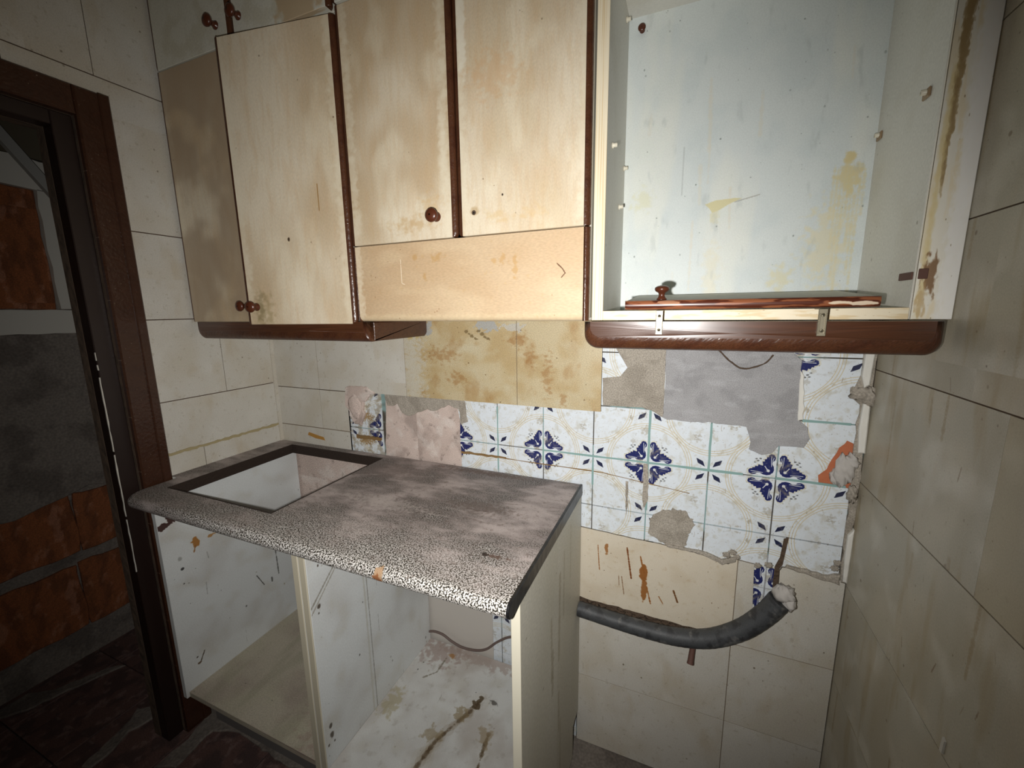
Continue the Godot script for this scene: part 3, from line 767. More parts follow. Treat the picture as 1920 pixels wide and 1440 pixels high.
	c.blob(0.5, 0.2, 0.1, 0.1, rgb(120, 106, 100), 0.4, 0.9, 0.6, 65)
	c.layer(rgb(92, 78, 70), 0.45, 0.66, 0.9, 0.03, 405, 6)
	var wipe := RandomNumberGenerator.new(); wipe.seed = 77
	for k in 26:
		var p := Vector2(wipe.randf_range(0.4, 0.95), wipe.randf_range(0.15, 0.75))
		var q := Vector2(wipe.randf_range(0.03, 0.09), 0).rotated(wipe.randf_range(-0.7, 0.3))
		c.stroke([p, p + q * 0.5 + Vector2(0, 0.008), p + q], wipe.randf_range(3.0, 14.0), rgb(186, 176, 170) if k % 3 else rgb(88, 74, 68), wipe.randf_range(0.06, 0.2), 0.9, k)
	c.layer(rgb(120, 92, 78), 0.5, 0.8, 0.95, 0.05, 406, 4)
	c.blob(0.762, 0.90, 0.010, 0.035, rgb(176, 144, 112), 0.95, 0.5, 0.2, 66)
	c.blob(0.760, 0.915, 0.009, 0.016, rgb(140, 88, 54), 0.9, 0.6, 0.2, 67)
	M.worktop = mat(Color.WHITE, 0.6, c.texture())
	M.chip = relief(mat(rgb(44, 32, 24), 0.95), 0.1, 0.2, 406)
	M.black = relief(mat(rgb(24, 24, 25), 0.35), 0.06, 0.08, 407)
	# floor, bricks
	c = Canvas.new(256, 256, rgb(98, 74, 68))
	c.layer(rgb(74, 58, 56), 0.8, 0.4, 0.75, 0.014, 411)
	c.layer(rgb(138, 118, 112), 0.5, 0.6, 0.85, 0.02, 412)
	c.grain(0.2, 0.25, 413)
	M.floor_tile = mat(Color.WHITE, 0.7, c.texture())
	c = Canvas.new(256, 256, rgb(136, 80, 46))
	c.layer(rgb(106, 62, 36), 0.8, 0.4, 0.75, 0.02, 421, 4, 1.0, 3.0)
	c.layer(rgb(170, 120, 96), 0.6, 0.62, 0.8, 0.014, 422, 4, 1.0, 2.0)
	c.grain(0.2, 0.25, 423)
	M.brick = relief(mat(Color.WHITE, 0.95, c.texture()), 0.05, 0.3, 424)
	M.brick.uv1_scale = Vector3(3, 3, 1)
	c = Canvas.new(256, 256, rgb(120, 112, 104))
	c.layer(rgb(92, 84, 78), 0.7, 0.4, 0.75, 0.012, 431)
	c.grain(0.15, 0.25, 432)
	M.mortar = relief(mat(Color.WHITE, 0.95, c.texture()), 0.05, 0.4, 433)
	M.mortar.uv1_scale = Vector3(1.5, 1.5, 1)
	M.lime = mat(rgb(196, 192, 182), 0.9)
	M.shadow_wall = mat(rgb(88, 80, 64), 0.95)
	M.ceiling = mat(rgb(196, 190, 176), 0.9)
	# pipes and metal
	c = Canvas.new(256, 256, rgb(66, 68, 70))
	c.layer(rgb(118, 116, 112), 0.7, 0.5, 0.8, 0.014, 441)
	c.layer(rgb(40, 40, 42), 0.6, 0.5, 0.8, 0.02, 442)
	c.grain(0.2, 0.3, 443)
	M.hose = mat(Color.WHITE, 0.55, c.texture())
	M.hose.uv1_scale = Vector3(5, 5, 1)
	M.cable = mat(rgb(104, 88, 82), 0.6)
	M.rusty_metal = mat(rgb(96, 66, 56), 0.7)
	M.steel = mat(rgb(150, 142, 122), 0.42); M.steel.metallic = 0.7
	M.plastic = mat(rgb(226, 220, 200), 0.35)
	M.brown_plastic = mat(rgb(150, 126, 96), 0.5)
	M.grey_wood = mat(rgb(150, 148, 142), 0.8)

# ------------------------------------------------------------------ the room's shell
func room() -> void:
	var st := fresh()
	cbox(st, Vector3(-2.5, -0.12, -0.12), Vector3(0.55, -0.012, 2.4), 0.0, false)
	var fl := structure("floor", st, M.mortar, "dark red-brown tiled floor smeared with mortar and dirt")
	for i in 10:
		for j in range(-1, 4):
			var x0 := -2.36 + 0.3 * i; var z0 := 0.41 + 0.3 * j
			if x0 > 0.3: continue
			st = fresh()
			prism(st, rect(x0 + 0.002, minf(x0 + 0.298, 0.383), maxf(z0 + 0.002, 0.002), z0 + 0.298), -0.014, 0.0, FLOOR, 3.2, Vector2(i * 0.31, j * 0.17), 0.0012, 1.0)
			mesh("floor_tile", st, M.floor_tile, fl)
	for p in [[-1.817, 0.408, -1.795, 0.366, -1.663, 0.383, -1.574, 0.371, -1.610, 0.431, -1.641, 0.497, -1.660, 0.565, -1.629, 0.634, -1.636, 0.671, -1.667, 0.683, -1.682, 0.611, -1.708, 0.535, -1.739, 0.505, -1.688, 0.473, -1.732, 0.434],
			[-1.54, 0.402, -1.445, 0.402, -1.216, 0.402, -0.986, 0.407, -1.063, 0.438, -1.333, 0.423, -1.400, 0.450, -1.387, 0.570, -1.449, 0.595, -1.446, 0.506, -1.475, 0.430],
			[-2.19, 0.62, -2.12, 0.58, -2.05, 0.44, -2.0, 0.41, -2.05, 0.52, -2.1, 0.66, -2.19, 0.76]]:
		st = fresh()
		prism(st, ragged(vec2s(p), 0.004, 0.02, 5), -0.002, 0.006, FLOOR, 1.0, Vector2.ZERO, 0.0025, 1.0)
		mesh("mortar_smear", st, M.mortar, fl)
	st = fresh()
	cbox(st, Vector3(-2.5, CEIL, -0.72), Vector3(0.55, CEIL + 0.12, 2.4), 0.0, false)
	structure("ceiling", st, M.ceiling, "plain dull ceiling above the wall cupboards")
	st = fresh()
	cbox(st, Vector3(-2.5, -0.012, 2.28), Vector3(0.55, CEIL, 2.4), 0.0, false)
	structure("wall_front", st, M.ceiling, "plain wall behind the viewer")

var shapes := {}
func clipped(p: PackedVector2Array, cuts: Array) -> Array:
	var have := [p]
	for cut in cuts:
		var next := []
		for q in have:
			for r in Geometry2D.clip_polygons(q, cut):
				if not Geometry2D.is_polygon_clockwise(r) and r.size() > 2: next.append(r)
		have = next
	return have

func kept(p: PackedVector2Array, region: PackedVector2Array) -> Array:
	return Geometry2D.intersect_polygons(p, region).filter(func(r): return r.size() > 2)

func area(p: PackedVector2Array) -> float:
	var a := 0.0
	for i in p.size(): a += p[i - 1].cross(p[i])
	return absf(a) / 2

func back_wall() -> void:
	var st := fresh()
	cbox(st, Vector3(-1.6, -0.012, -0.12), Vector3(0.55, CEIL, -0.005), 0.0, false, 1.0)
	var wall := structure("wall_back", st, M.grout, "back wall with beige tiles over older blue and white patterned tiles")
	# --- outlines of what has been patched or broken out
	var cement_left := ragged(vec2s([-0.171, 1.40, -0.171, 1.276, -0.143, 1.227, -0.160, 1.203, -0.207, 1.197, -0.205, 1.121, -0.101, 1.120, -0.072, 1.114, -0.053, 1.102, -0.046, 1.098, -0.046, 1.40]), 0.0015, 0.02, 1)
	var cement_right := ragged(vec2s([-0.046, 1.40, -0.046, 1.098, -0.033, 1.094, 0.065, 1.096, 0.148, 1.093, 0.151, 1.079, 0.158, 1.055, 0.159, 1.035, 0.184, 1.025, 0.205, 1.032, 0.221, 1.053, 0.270, 1.055, 0.281, 1.077, 0.272, 1.105, 0.253, 1.120, 0.256, 1.155, 0.248, 1.223, 0.246, 1.259, 0.232, 1.277, 0.223, 1.285, 0.223, 1.40]), 0.0022, 0.014, 2)
	var round_patch := ragged(vec2s([-0.058, 0.820, -0.042, 0.835, -0.008, 0.846, 0.022, 0.846, 0.037, 0.830, 0.050, 0.809, 0.033, 0.782, 0.031, 0.758, 0.022, 0.736, -0.012, 0.733, -0.034, 0.744, -0.067, 0.761, -0.068, 0.794]), 0.0035, 0.006, 3)
	var clay := ragged(vec2s([0.306, 0.970, 0.304, 0.990, 0.320, 1.006, 0.328, 1.033, 0.340, 1.060, 0.353, 1.081, 0.364, 1.073, 0.372, 1.038, 0.378, 1.0, 0.37, 0.965]), 0.002, 0.012, 4)
	var pink := ragged(vec2s([-0.957, 1.112, -0.977, 0.860, -0.664, 0.860, -0.664, 1.03, -0.672, 1.112]), 0.002, 0.03, 5)
	var exposed := vec2s([0.190, 0.76, 0.192, 0.733, 0.198, 0.604, 0.217, 0.594, 0.232, 0.637, 0.241, 0.663, 0.240, 0.76])
	var groove := vec2s([0.251, 0.814, 0.262, 0.819, 0.255, 0.741, 0.249, 0.728, 0.251, 0.658, 0.238, 0.644, 0.238, 0.734, 0.247, 0.762])
	var chase := ragged(vec2s([-0.264, 0.514, -0.239, 0.510, -0.159, 0.511, -0.067, 0.509, 0.020, 0.505, 0.116, 0.507, 0.090, 0.48, -0.007, 0.466, -0.111, 0.466, -0.264, 0.462]), 0.002, 0.014, 6)
	var rim := ragged(vec2s([0.360, 1.40, 0.360, 1.23, 0.352, 1.205, 0.35, 1.18, 0.365, 1.165, 0.364, 1.1, 0.366, 1.056, 0.37, 0.97, 0.371, 0.86, 0.372, 0.80, 0.374, 0.728, 0.3845, 0.728, 0.3845, 1.40]), 0.002, 0.02, 7)
	# --- the old tiles, 15 cm, nodes of the pattern at x = -0.379 + 0.15 i, y = 0.968 + 0.15 j
	for i in range(-5, 6):
		for j in range(-7, 4):
			var x0 := -0.379 + 0.15 * i; var y0 := 0.968 + 0.15 * j
			if x0 > 0.37 or x0 + 0.15 < -1.13: continue
			if x0 + 0.15 < -0.70 and (x0 > -0.99 or y0 > 1.05): continue     # pulled off: pink plaster there
			if y0 < 0.66 and not ((x0 > 0.05 and y0 > 0.5) or (x0 > -0.70 and x0 < -0.36 and y0 > -0.1)): continue   # under the beige tiles
			var fx := x0 if posmod(i, 2) == 0 else x0 + 0.15
			var fy := y0 if posmod(j, 2) == 0 else y0 + 0.15
			var gap := 0.0016
			var whole := rect(x0 + gap, minf(x0 + 0.15 - gap, 0.3845 if x0 > -0.3 or y0 > 0.66 else -0.266), y0 + gap, y0 + 0.15 - gap)
			for p in clipped(whole, [cement_left, cement_right, round_patch, clay, rim, groove, pink]):
				if area(p) < 0.00006: continue
				st = fresh()
				var fr := Transform3D.IDENTITY
				fr.origin.z = 0.0003 * ((i * 7 + j * 5) % 3)
				# texture runs away from the flower's corner in both directions
				var sub := fresh()
				prism(sub, p, -0.006, 0.0, fr, 1.0)
				var mdt := sub.commit_to_arrays()
				var uvs: PackedVector2Array = mdt[Mesh.ARRAY_TEX_UV]
				for k in uvs.size(): uvs[k] = Vector2(absf(uvs[k].x - fx), absf(-uvs[k].y - fy)) / 0.15
				mdt[Mesh.ARRAY_TEX_UV] = uvs
				var am := ArrayMesh.new(); am.add_surface_from_arrays(Mesh.PRIMITIVE_TRIANGLES, mdt)
				var o := MeshInstance3D.new(); o.name = "patterned_tile"; o.mesh = am; o.material_override = M.decor[3 if x0 < -0.9 else (posmod(i * 5 + j * 3, 7) % 3)]
				wall.add_child(o, true)
	# --- patches
	for q in [["cement_patch", cement_left, 0.001, M.cement_warm, "warm grey cement skim"], ["cement_patch", cement_right, 0.004, M.cement, "smooth grey cement patch over the missing tiles"], ["cement_patch", round_patch, 0.003, M.cement_warm, "small round grey cement patch"], ["clay_patch", clay, -0.001, M.clay, "bare orange clay"], ["plaster_patch", pink, -0.002, M.plaster, "bare pinkish plaster"]]:
		st = fresh()
		prism(st, q[1], -0.008, q[2], BACK, 1.6, Vector2.ZERO, 0.0 if q[0] == "plaster_patch" else 0.0008)
		mesh(q[0], st, q[3], wall).set_meta("label", q[4])
	st = fresh()
	prism(st, ragged(vec2s([0.246, 1.238, 0.254, 1.225, 0.262, 1.15, 0.262, 1.122, 0.251, 1.12, 0.25, 1.17]), 0.0015, 0.012, 34), -0.004, 0.006, BACK, 1.6, Vector2.ZERO, 0.0015)
	prism(st, ragged(vec2s([0.085, 1.288, 0.15, 1.292, 0.3, 1.29, 0.3, 1.275, 0.16, 1.28]), 0.001, 0.012, 35), -0.004, 0.004, BACK, 1.6, Vector2.ZERO, 0.001)
	mesh("plaster_patch", st, M.white_plaster, wall)
	st = fresh()
	prism(st, ragged(vec2s([0.262, 0.748, 0.292, 0.745, 0.34, 0.739, 0.372, 0.748, 0.372, 0.722, 0.34, 0.725, 0.30, 0.734, 0.262, 0.738]), 0.002, 0.01, 36), -0.004, 0.0095, BACK, 1.6, Vector2.ZERO, 0.003)
	prism(st, ragged(vec2s([-0.02, 0.742, 0.07, 0.741, 0.1, 0.735, 0.118, 0.729, 0.15, 0.741, 0.15, 0.73, 0.12, 0.714, 0.095, 0.724, 0.06, 0.732, -0.02, 0.735]), 0.0015, 0.01, 37), -0.004, 0.009, BACK, 1.6, Vector2.ZERO, 0.002)
	for q in [[0.128, 0.742, 5], [0.142, 0.752, 6], [0.152, 0.74, 7], [0.2, 0.728, 8], [0.226, 0.735, 9], [0.36, 0.76, 10], [0.365, 0.775, 11]]:
		lump(st, Vector3(q[0], q[1], 0.001), Vector3(0.009, 0.007, 0.004), q[2], 0.7, 3.0)
	mesh("mortar_residue", st, M.cement_warm, wall)
	# scratched ring in the cement
	st = fresh()
	tube(st, smooth_path([Vector3(0.07, 1.285, 0.004), Vector3(0.094, 1.260, 0.004), Vector3(0.115, 1.243, 0.004), Vector3(0.132, 1.237, 0.004), Vector3(0.154, 1.242, 0.004), Vector3(0.176, 1.253, 0.004), Vector3(0.19, 1.272, 0.004)], 4), PackedFloat32Array(range(25).map(func(_i): return 0.0019)), 6, 0.0007)
	mesh("score_mark", st, M.rubble, wall)
	# grey smear along the top of the pink plaster, and lumps left where tiles were torn off
	st = fresh()
	prism(st, ragged(vec2s([-0.960, 1.106, -0.955, 1.06, -0.91, 1.068, -0.878, 1.030, -0.822, 1.044, -0.789, 1.065, -0.758, 1.055, -0.70, 1.08, -0.668, 1.075, -0.655, 1.02, -0.635, 1.03, -0.64, 1.098, -0.66, 1.106]), 0.004, 0.015, 8), -0.004, 0.002, BACK, 1.6, Vector2.ZERO, 0.001)
	mesh("cement_patch", st, M.cement_warm, wall)
	st = fresh()
	prism(st, ragged(vec2s([-1.136, 1.116, -1.138, 1.047, -1.107, 0.990, -1.07, 0.978, -1.055, 1.01, -1.05, 1.067, -1.0, 1.108, -1.032, 1.123, -1.092, 1.126]), 0.005, 0.012, 9), -0.004, 0.010, BACK, 1.6, Vector2.ZERO, 0.003)
	lump(st, Vector3(-1.09, 1.05, 0.008), Vector3(0.03, 0.045, 0.008), 4)
	mesh("plaster_patch", st, M.plaster, wall)
	st = fresh()
	prism(st, ragged(vec2s([-1.342, 0.915, -1.335, 0.928, -1.262, 0.914, -1.254, 0.902, -1.30, 0.906]), 0.001, 0.015, 33), 0.004, 0.0078, BACK)
	mesh("tape_scrap", st, mat(rgb(176, 130, 62), 0.6), wall)
	# line left by an older worktop across the tiles
	st = fresh()
	prism(st, ragged(vec2s([-0.663, 0.9265, -0.40, 0.9225, -0.205, 0.9215, 0.03, 0.8965, 0.03, 0.8985, -0.205, 0.924, -0.40, 0.925, -0.663, 0.9295]), 0.0006, 0.03, 10), -0.001, 0.0008, BACK)
	prism(st, ragged(rect(-0.663, -0.50, 0.924, 0.931), 0.0016, 0.012, 11), -0.001, 0.002, BACK)
	prism(st, ragged(rect(-1.10, -0.985, 0.930, 0.941), 0.002, 0.01, 12), -0.001, 0.006, BACK)
	mesh("sealant_line", st, mat(rgb(132, 104, 64), 0.8), wall)
	st = fresh()
	prism(st, ragged(vec2s([-0.135, 0.907, -0.128, 0.907, -0.128, 0.83, -0.131, 0.80, -0.134, 0.83]), 0.001, 0.01, 13), -0.001, 0.0015, BACK)
	prism(st, ragged(vec2s([-0.092, 0.965, -0.078, 0.965, -0.074, 0.86, -0.083, 0.835, -0.088, 0.86]), 0.0015, 0.012, 14), -0.001, 0.002, BACK)
	mesh("dirt_streak", st, M.cement_warm, wall)
	# teal pointing along the best kept joints
	st = fresh()
	for q in [[-0.0815, -0.0755, 0.83, 1.118], [0.068, 0.0735, 0.968, 1.094], [-0.2315, -0.2265, 0.882, 0.96], [-0.381, -0.377, 0.93, 1.0], [-0.531, -0.527, 0.885, 1.09]]:
		prism(st, ragged(rect(q[0], q[1], q[2], q[3]), 0.0007, 0.03, 15), -0.005, 0.0009, BACK)
	for q in [[-0.379, -0.079, 0.966, 0.971], [-0.079, 0.15, 0.9655, 0.9715], [0.22, 0.36, 0.9655, 0.9715], [0.262, 0.355, 1.1155, 1.1215]]:
		prism(st, ragged(rect(q[0], q[1], q[2], q[3]), 0.0007, 0.03, 16), -0.005, 0.0008, BACK)
	mesh("grout_line", st, mat(rgb(134, 166, 162), 0.8), wall)
	# white bead and broken plaster in the corner with the right-hand wall
	st = fresh()
	prism(st, rim, -0.006, 0.004, BACK, 1.6, Vector2.ZERO, 0.0015)
	mesh("corner_plaster", st, M.cement_warm, wall)
	st = fresh()
	for p in [[0.361, 1.30, 0.378, 1.30, 0.375, 1.212, 0.366, 1.205, 0.360, 1.230], [0.369, 1.173, 0.381, 1.174, 0.384, 1.056, 0.371, 1.056, 0.367, 1.114], [0.374, 0.853, 0.3845, 0.870, 0.3845, 0.732, 0.376, 0.735, 0.374, 0.798]]:
		prism(st, vec2s(p), 0.0, 0.014, BACK, 1.6, Vector2.ZERO, 0.003)
	mesh("sealant_bead", st, M.white_plaster, wall)
	st = fresh()
	lump(st, Vector3(0.352, 1.008, 0.001), Vector3(0.021, 0.036, 0.016), 7, 0.55, 3.0)
	lump(st, Vector3(0.342, 0.992, 0.0), Vector3(0.016, 0.02, 0.010), 8, 0.6, 3.0)
	lump(st, Vector3(0.364, 1.03, 0.0), Vector3(0.014, 0.02, 0.014), 6, 0.6, 3.0)
	mesh("plaster_lump", st, M.mould, wall)
	st = fresh()
	lump(st, Vector3(0.366, 1.19, 0.002), Vector3(0.02, 0.016, 0.012), 9, 0.6, 3.0)
	lump(st, Vector3(0.378, 1.185, 0.006), Vector3(0.012, 0.022, 0.016), 29, 0.5, 3.0)
	lump(st, Vector3(0.372, 0.955, 0.004), Vector3(0.01, 0.02, 0.012), 19, 0.6)
	mesh("plaster_lump", st, M.cement_warm, wall)
	# --- beige tiles on top
	var holes := [pink, ragged(vec2s([-1.13, 1.104, -1.118, 0.86, -0.96, 0.86, -0.96, 1.104]), 0.002, 0.03, 17)]
	var n := 0
	for row in [[0.86, 0.948], [0.951, 1.099], [1.102, 1.3525], [1.355, 1.605], [1.608, 1.858], [1.861, 2.111], [2.114, 2.5]]:
		var edges := [-1.482, -1.259, -1.126] if row[1] < 1.1 else [-1.482, -1.258, -0.862, -0.459, -0.208]
		for k in edges.size() - 1:
			for p in clipped(rect(edges[k] + 0.001, edges[k + 1] - 0.001, row[0], row[1]), holes if row[1] < 1.11 else []):
				n += 1
				st = fresh()
				var greasy: bool = row[0] > 1.1 and row[0] < 1.2 and k >= 2
				if greasy: prism(st, p, -0.005, 0.007, Transform3D.IDENTITY, 1.0)
				else: prism(st, p, -0.005, 0.006 + 0.0004 * (n % 3), BACK, 1.1, Vector2(0.37 * n, 0.21 * n))
				var o: MeshInstance3D
				if greasy:
					var am := st.commit_to_arrays()
					var uvs: PackedVector2Array = am[Mesh.ARRAY_TEX_UV]
					for q in uvs.size(): uvs[q] = Vector2((uvs[q].x + 0.862) / 0.655, (uvs[q].y + 1.352) / 0.25)
					am[Mesh.ARRAY_TEX_UV] = uvs
					var me := ArrayMesh.new(); me.add_surface_from_arrays(Mesh.PRIMITIVE_TRIANGLES, am)
					o = MeshInstance3D.new(); o.name = "wall_tile"; o.mesh = me; o.material_override = M.greasy
					wall.add_child(o, true)
				else: o = mesh("wall_tile", st, M.tile[n % 3], wall)
	var low_cuts: Array = [exposed, groove, chase, rim, ragged(vec2s([-0.26, 0.80, -0.26, 0.744, -0.033, 0.737, 0.082, 0.736, 0.108, 0.721, 0.134, 0.719, 0.151, 0.734, 0.188, 0.731, 0.258, 0.739, 0.292, 0.742, 0.358, 0.731, 0.40, 0.738, 0.40, 0.80]), 0.0012, 0.02, 18)]
	st = fresh()
	for p in clipped(rect(-0.262, 0.383, -0.01, 0.75), low_cuts): prism(st, p, -0.005, 0.0048, BACK)
	prism(st, rect(-1.482, -0.209, 1.102, 2.5), -0.005, 0.0052, BACK)
	for p in clipped(rect(-1.482, -1.127, 0.86, 1.1), holes): prism(st, p, -0.005, 0.0052, BACK)
	mesh("grout", st, mat(rgb(118, 104, 86), 0.95), wall)
	for row in [[0.4885, 0.75], [0.2405, 0.4865], [-0.01, 0.2385]]:
		for e in [[-0.6, -0.569], [-0.262, 0.1545], [0.1565, 0.383]]:
			if e[1] < -0.5: continue
			for p in clipped(rect(e[0], e[1], row[0], row[1]), low_cuts):
				if area(p) < 0.0002: continue
				n += 1
				st = fresh()
				if row[0] > 0.4 and e[0] < 0.0 and area(p) > 0.02:
					prism(st, p, -0.005, 0.006, BACK, 1.0)
					var am := st.commit_to_arrays()
					var uvs: PackedVector2Array = am[Mesh.ARRAY_TEX_UV]
					for q in uvs.size(): uvs[q] = Vector2((uvs[q].x + 0.262) / 0.4165, (uvs[q].y + 0.75) / 0.262)
					am[Mesh.ARRAY_TEX_UV] = uvs
					var me := ArrayMesh.new(); me.add_surface_from_arrays(Mesh.PRIMITIVE_TRIANGLES, am)
					var o := MeshInstance3D.new(); o.name = "wall_tile"; o.mesh = me; o.material_override = M.rusty
					wall.add_child(o, true)
				else:
					prism(st, p, -0.005, 0.006, BACK, 1.1, Vector2(0.29 * n, 0.43 * n))
					mesh("wall_tile", st, M.tile[n % 3], wall)
	st = fresh()
	prism(st, exposed, -0.006, -0.003, BACK)
	mesh("tile_bed", st, M.cement, wall)
	# bare plaster behind the base cupboards
	st = fresh()
	prism(st, ragged(rect(-1.06, -0.562, 0.0, 0.855), 0.001, 0.1, 21), -0.005, 0.003, BACK, 0.9)
	mesh("plaster_patch", st, M.inner_plaster, wall)
	st = fresh()
	prism(st, ragged(rect(-1.48, -1.062, 0.0, 0.855), 0.003, 0.05, 22), -0.005, 0.004, BACK, 0.9)
	mesh("plaster_patch", st, M.plaster, wall)
	# rubble in the chase behind the hose and in the short upright groove
	var rng := RandomNumberGenerator.new(); rng.seed = 5
	st = fresh()
	prism(st, chase, -0.006, -0.002, BACK, 3.0)
	prism(st, groove, -0.006, -0.002, BACK, 3.0)
	for k in 26:
		var x := rng.randf_range(-0.25, 0.09)
		lump(st, Vector3(x, 0.497 + rng.randf_range(-0.012, 0.008), 0.0), Vector3(rng.randf_range(0.004, 0.013), rng.randf_range(0.003, 0.006), 0.006), k, 0.7)
	mesh("chase_rubble", st, M.rubble, wall)

func side_walls() -> void:
	# left wall with the door opening (z 0.53 to 1.33)
	var st := fresh()
	cbox(st, Vector3(-1.575, -0.012, -0.72), Vector3(XL - 0.0012, CEIL, 0.4864), 0.0, false)
	cbox(st, Vector3(-1.575, -0.012, 0.4864), Vector3(-1.5402, CEIL, 0.529), 0.0, false)
	cbox(st, Vector3(-1.5402, 1.893, 0.4864), Vector3(XL - 0.0012, CEIL, 1.33), 0.0, false)
	cbox(st, Vector3(-1.575, 1.858, 0.529), Vector3(-1.5402, CEIL, 1.33), 0.0, false)
	cbox(st, Vector3(-1.575, -0.012, 1.33), Vector3(XL - 0.0012, CEIL, 2.4), 0.0, false)
	var wall := structure("wall_left", st, M.rubble, "left wall of cream tiles beside the brown door frame")
	var n := 0
	var cuts := [rect(-1.5, -0.412, -0.1, 1.964)]
	for row in [[0.0, 0.25, [0.2]], [0.25, 0.5, [0.2]], [0.5, 0.75, [0.2]], [0.75, 0.948, [0.3]], [0.951, 1.115, [0.62]], [1.118, 1.368, [0.2]], [1.371, 1.62, [0.7]], [1.623, 2.008, [0.6]], [2.011, 2.40, [0.03, 0.43, 0.83]], [2.403, 2.5, [0.2, 0.6]]]:
		var e: Array = [0.002] + row[2] + [1.4]
		for k in e.size() - 1:
			for p in clipped(rect(-e[k + 1] + 0.001, -e[k] - 0.001, row[0], row[1]), cuts):
				n += 1
				st = fresh()
				prism(st, p, -0.007, 0.0003 * (n % 3), LEFT, 1.1, Vector2(0.33 * n, 0.47 * n))
				mesh("wall_tile", st, M.tile[n % 3], wall)
	st = fresh()
	prism(st, ragged(rect(-0.41, -0.01, 0.945, 0.954), 0.0022, 0.012, 3), -0.002, 0.0028, LEFT)
	mesh("sealant_line", st, mat(rgb(168, 154, 116), 0.85), wall)
	st = fresh()
	prism(st, ragged(rect(-0.02, -0.003, 0.88, 2.0), 0.0008, 0.1, 4), -0.002, 0.006, LEFT)
	mesh("corner_bead", st, M.tile[1], wall)
	# right wall
	st = fresh()
	cbox(st, Vector3(XR + 0.0014, -0.012, -0.12), Vector3(0.55, CEIL, 2.4), 0.0, false)
	wall = structure("wall_right", st, M.rubble, "right wall of stained beige tiles seen at a slant")
	n = 0
	for row in [[-0.01, 0.202, [0.5, 1.0]], [0.204, 0.463, [0.3, 0.8]], [0.465, 0.723, [0.55, 1.05]], [0.725, 0.984, [0.62, 1.1]], [0.986, 1.244, [0.42, 0.9]], [1.246, 1.509, [0.62, 1.1]], [1.511, 1.774, [0.5, 1.0]], [1.776, 2.04, [0.62, 1.1]], [2.042, 2.5, [0.5, 1.0]]]:
		var e: Array = [0.002] + row[2] + [1.5]
		for k in e.size() - 1:
			n += 1
			st = fresh()
			prism(st, rect(e[k] + 0.0006, e[k + 1] - 0.0006, row[0] + 0.0004, row[1]), -0.007, 0.0003 * (n % 3), RIGHT, 1.3, Vector2(0.41 * n, 0.23 * n))
			mesh("wall_tile", st, M.right_tile_stained if k == 1 and row[0] > 0.9 and row[0] < 1.1 else M.right_tile, wall)
	st = fresh()
	prism(st, ragged(vec2s([0.417, 0.728, 0.424, 0.728, 0.425, 0.752, 0.419, 0.754]), 0.0008, 0.008, 2), 0.0, 0.003, RIGHT)
	mesh("paint_chip", st, M.lime, wall)

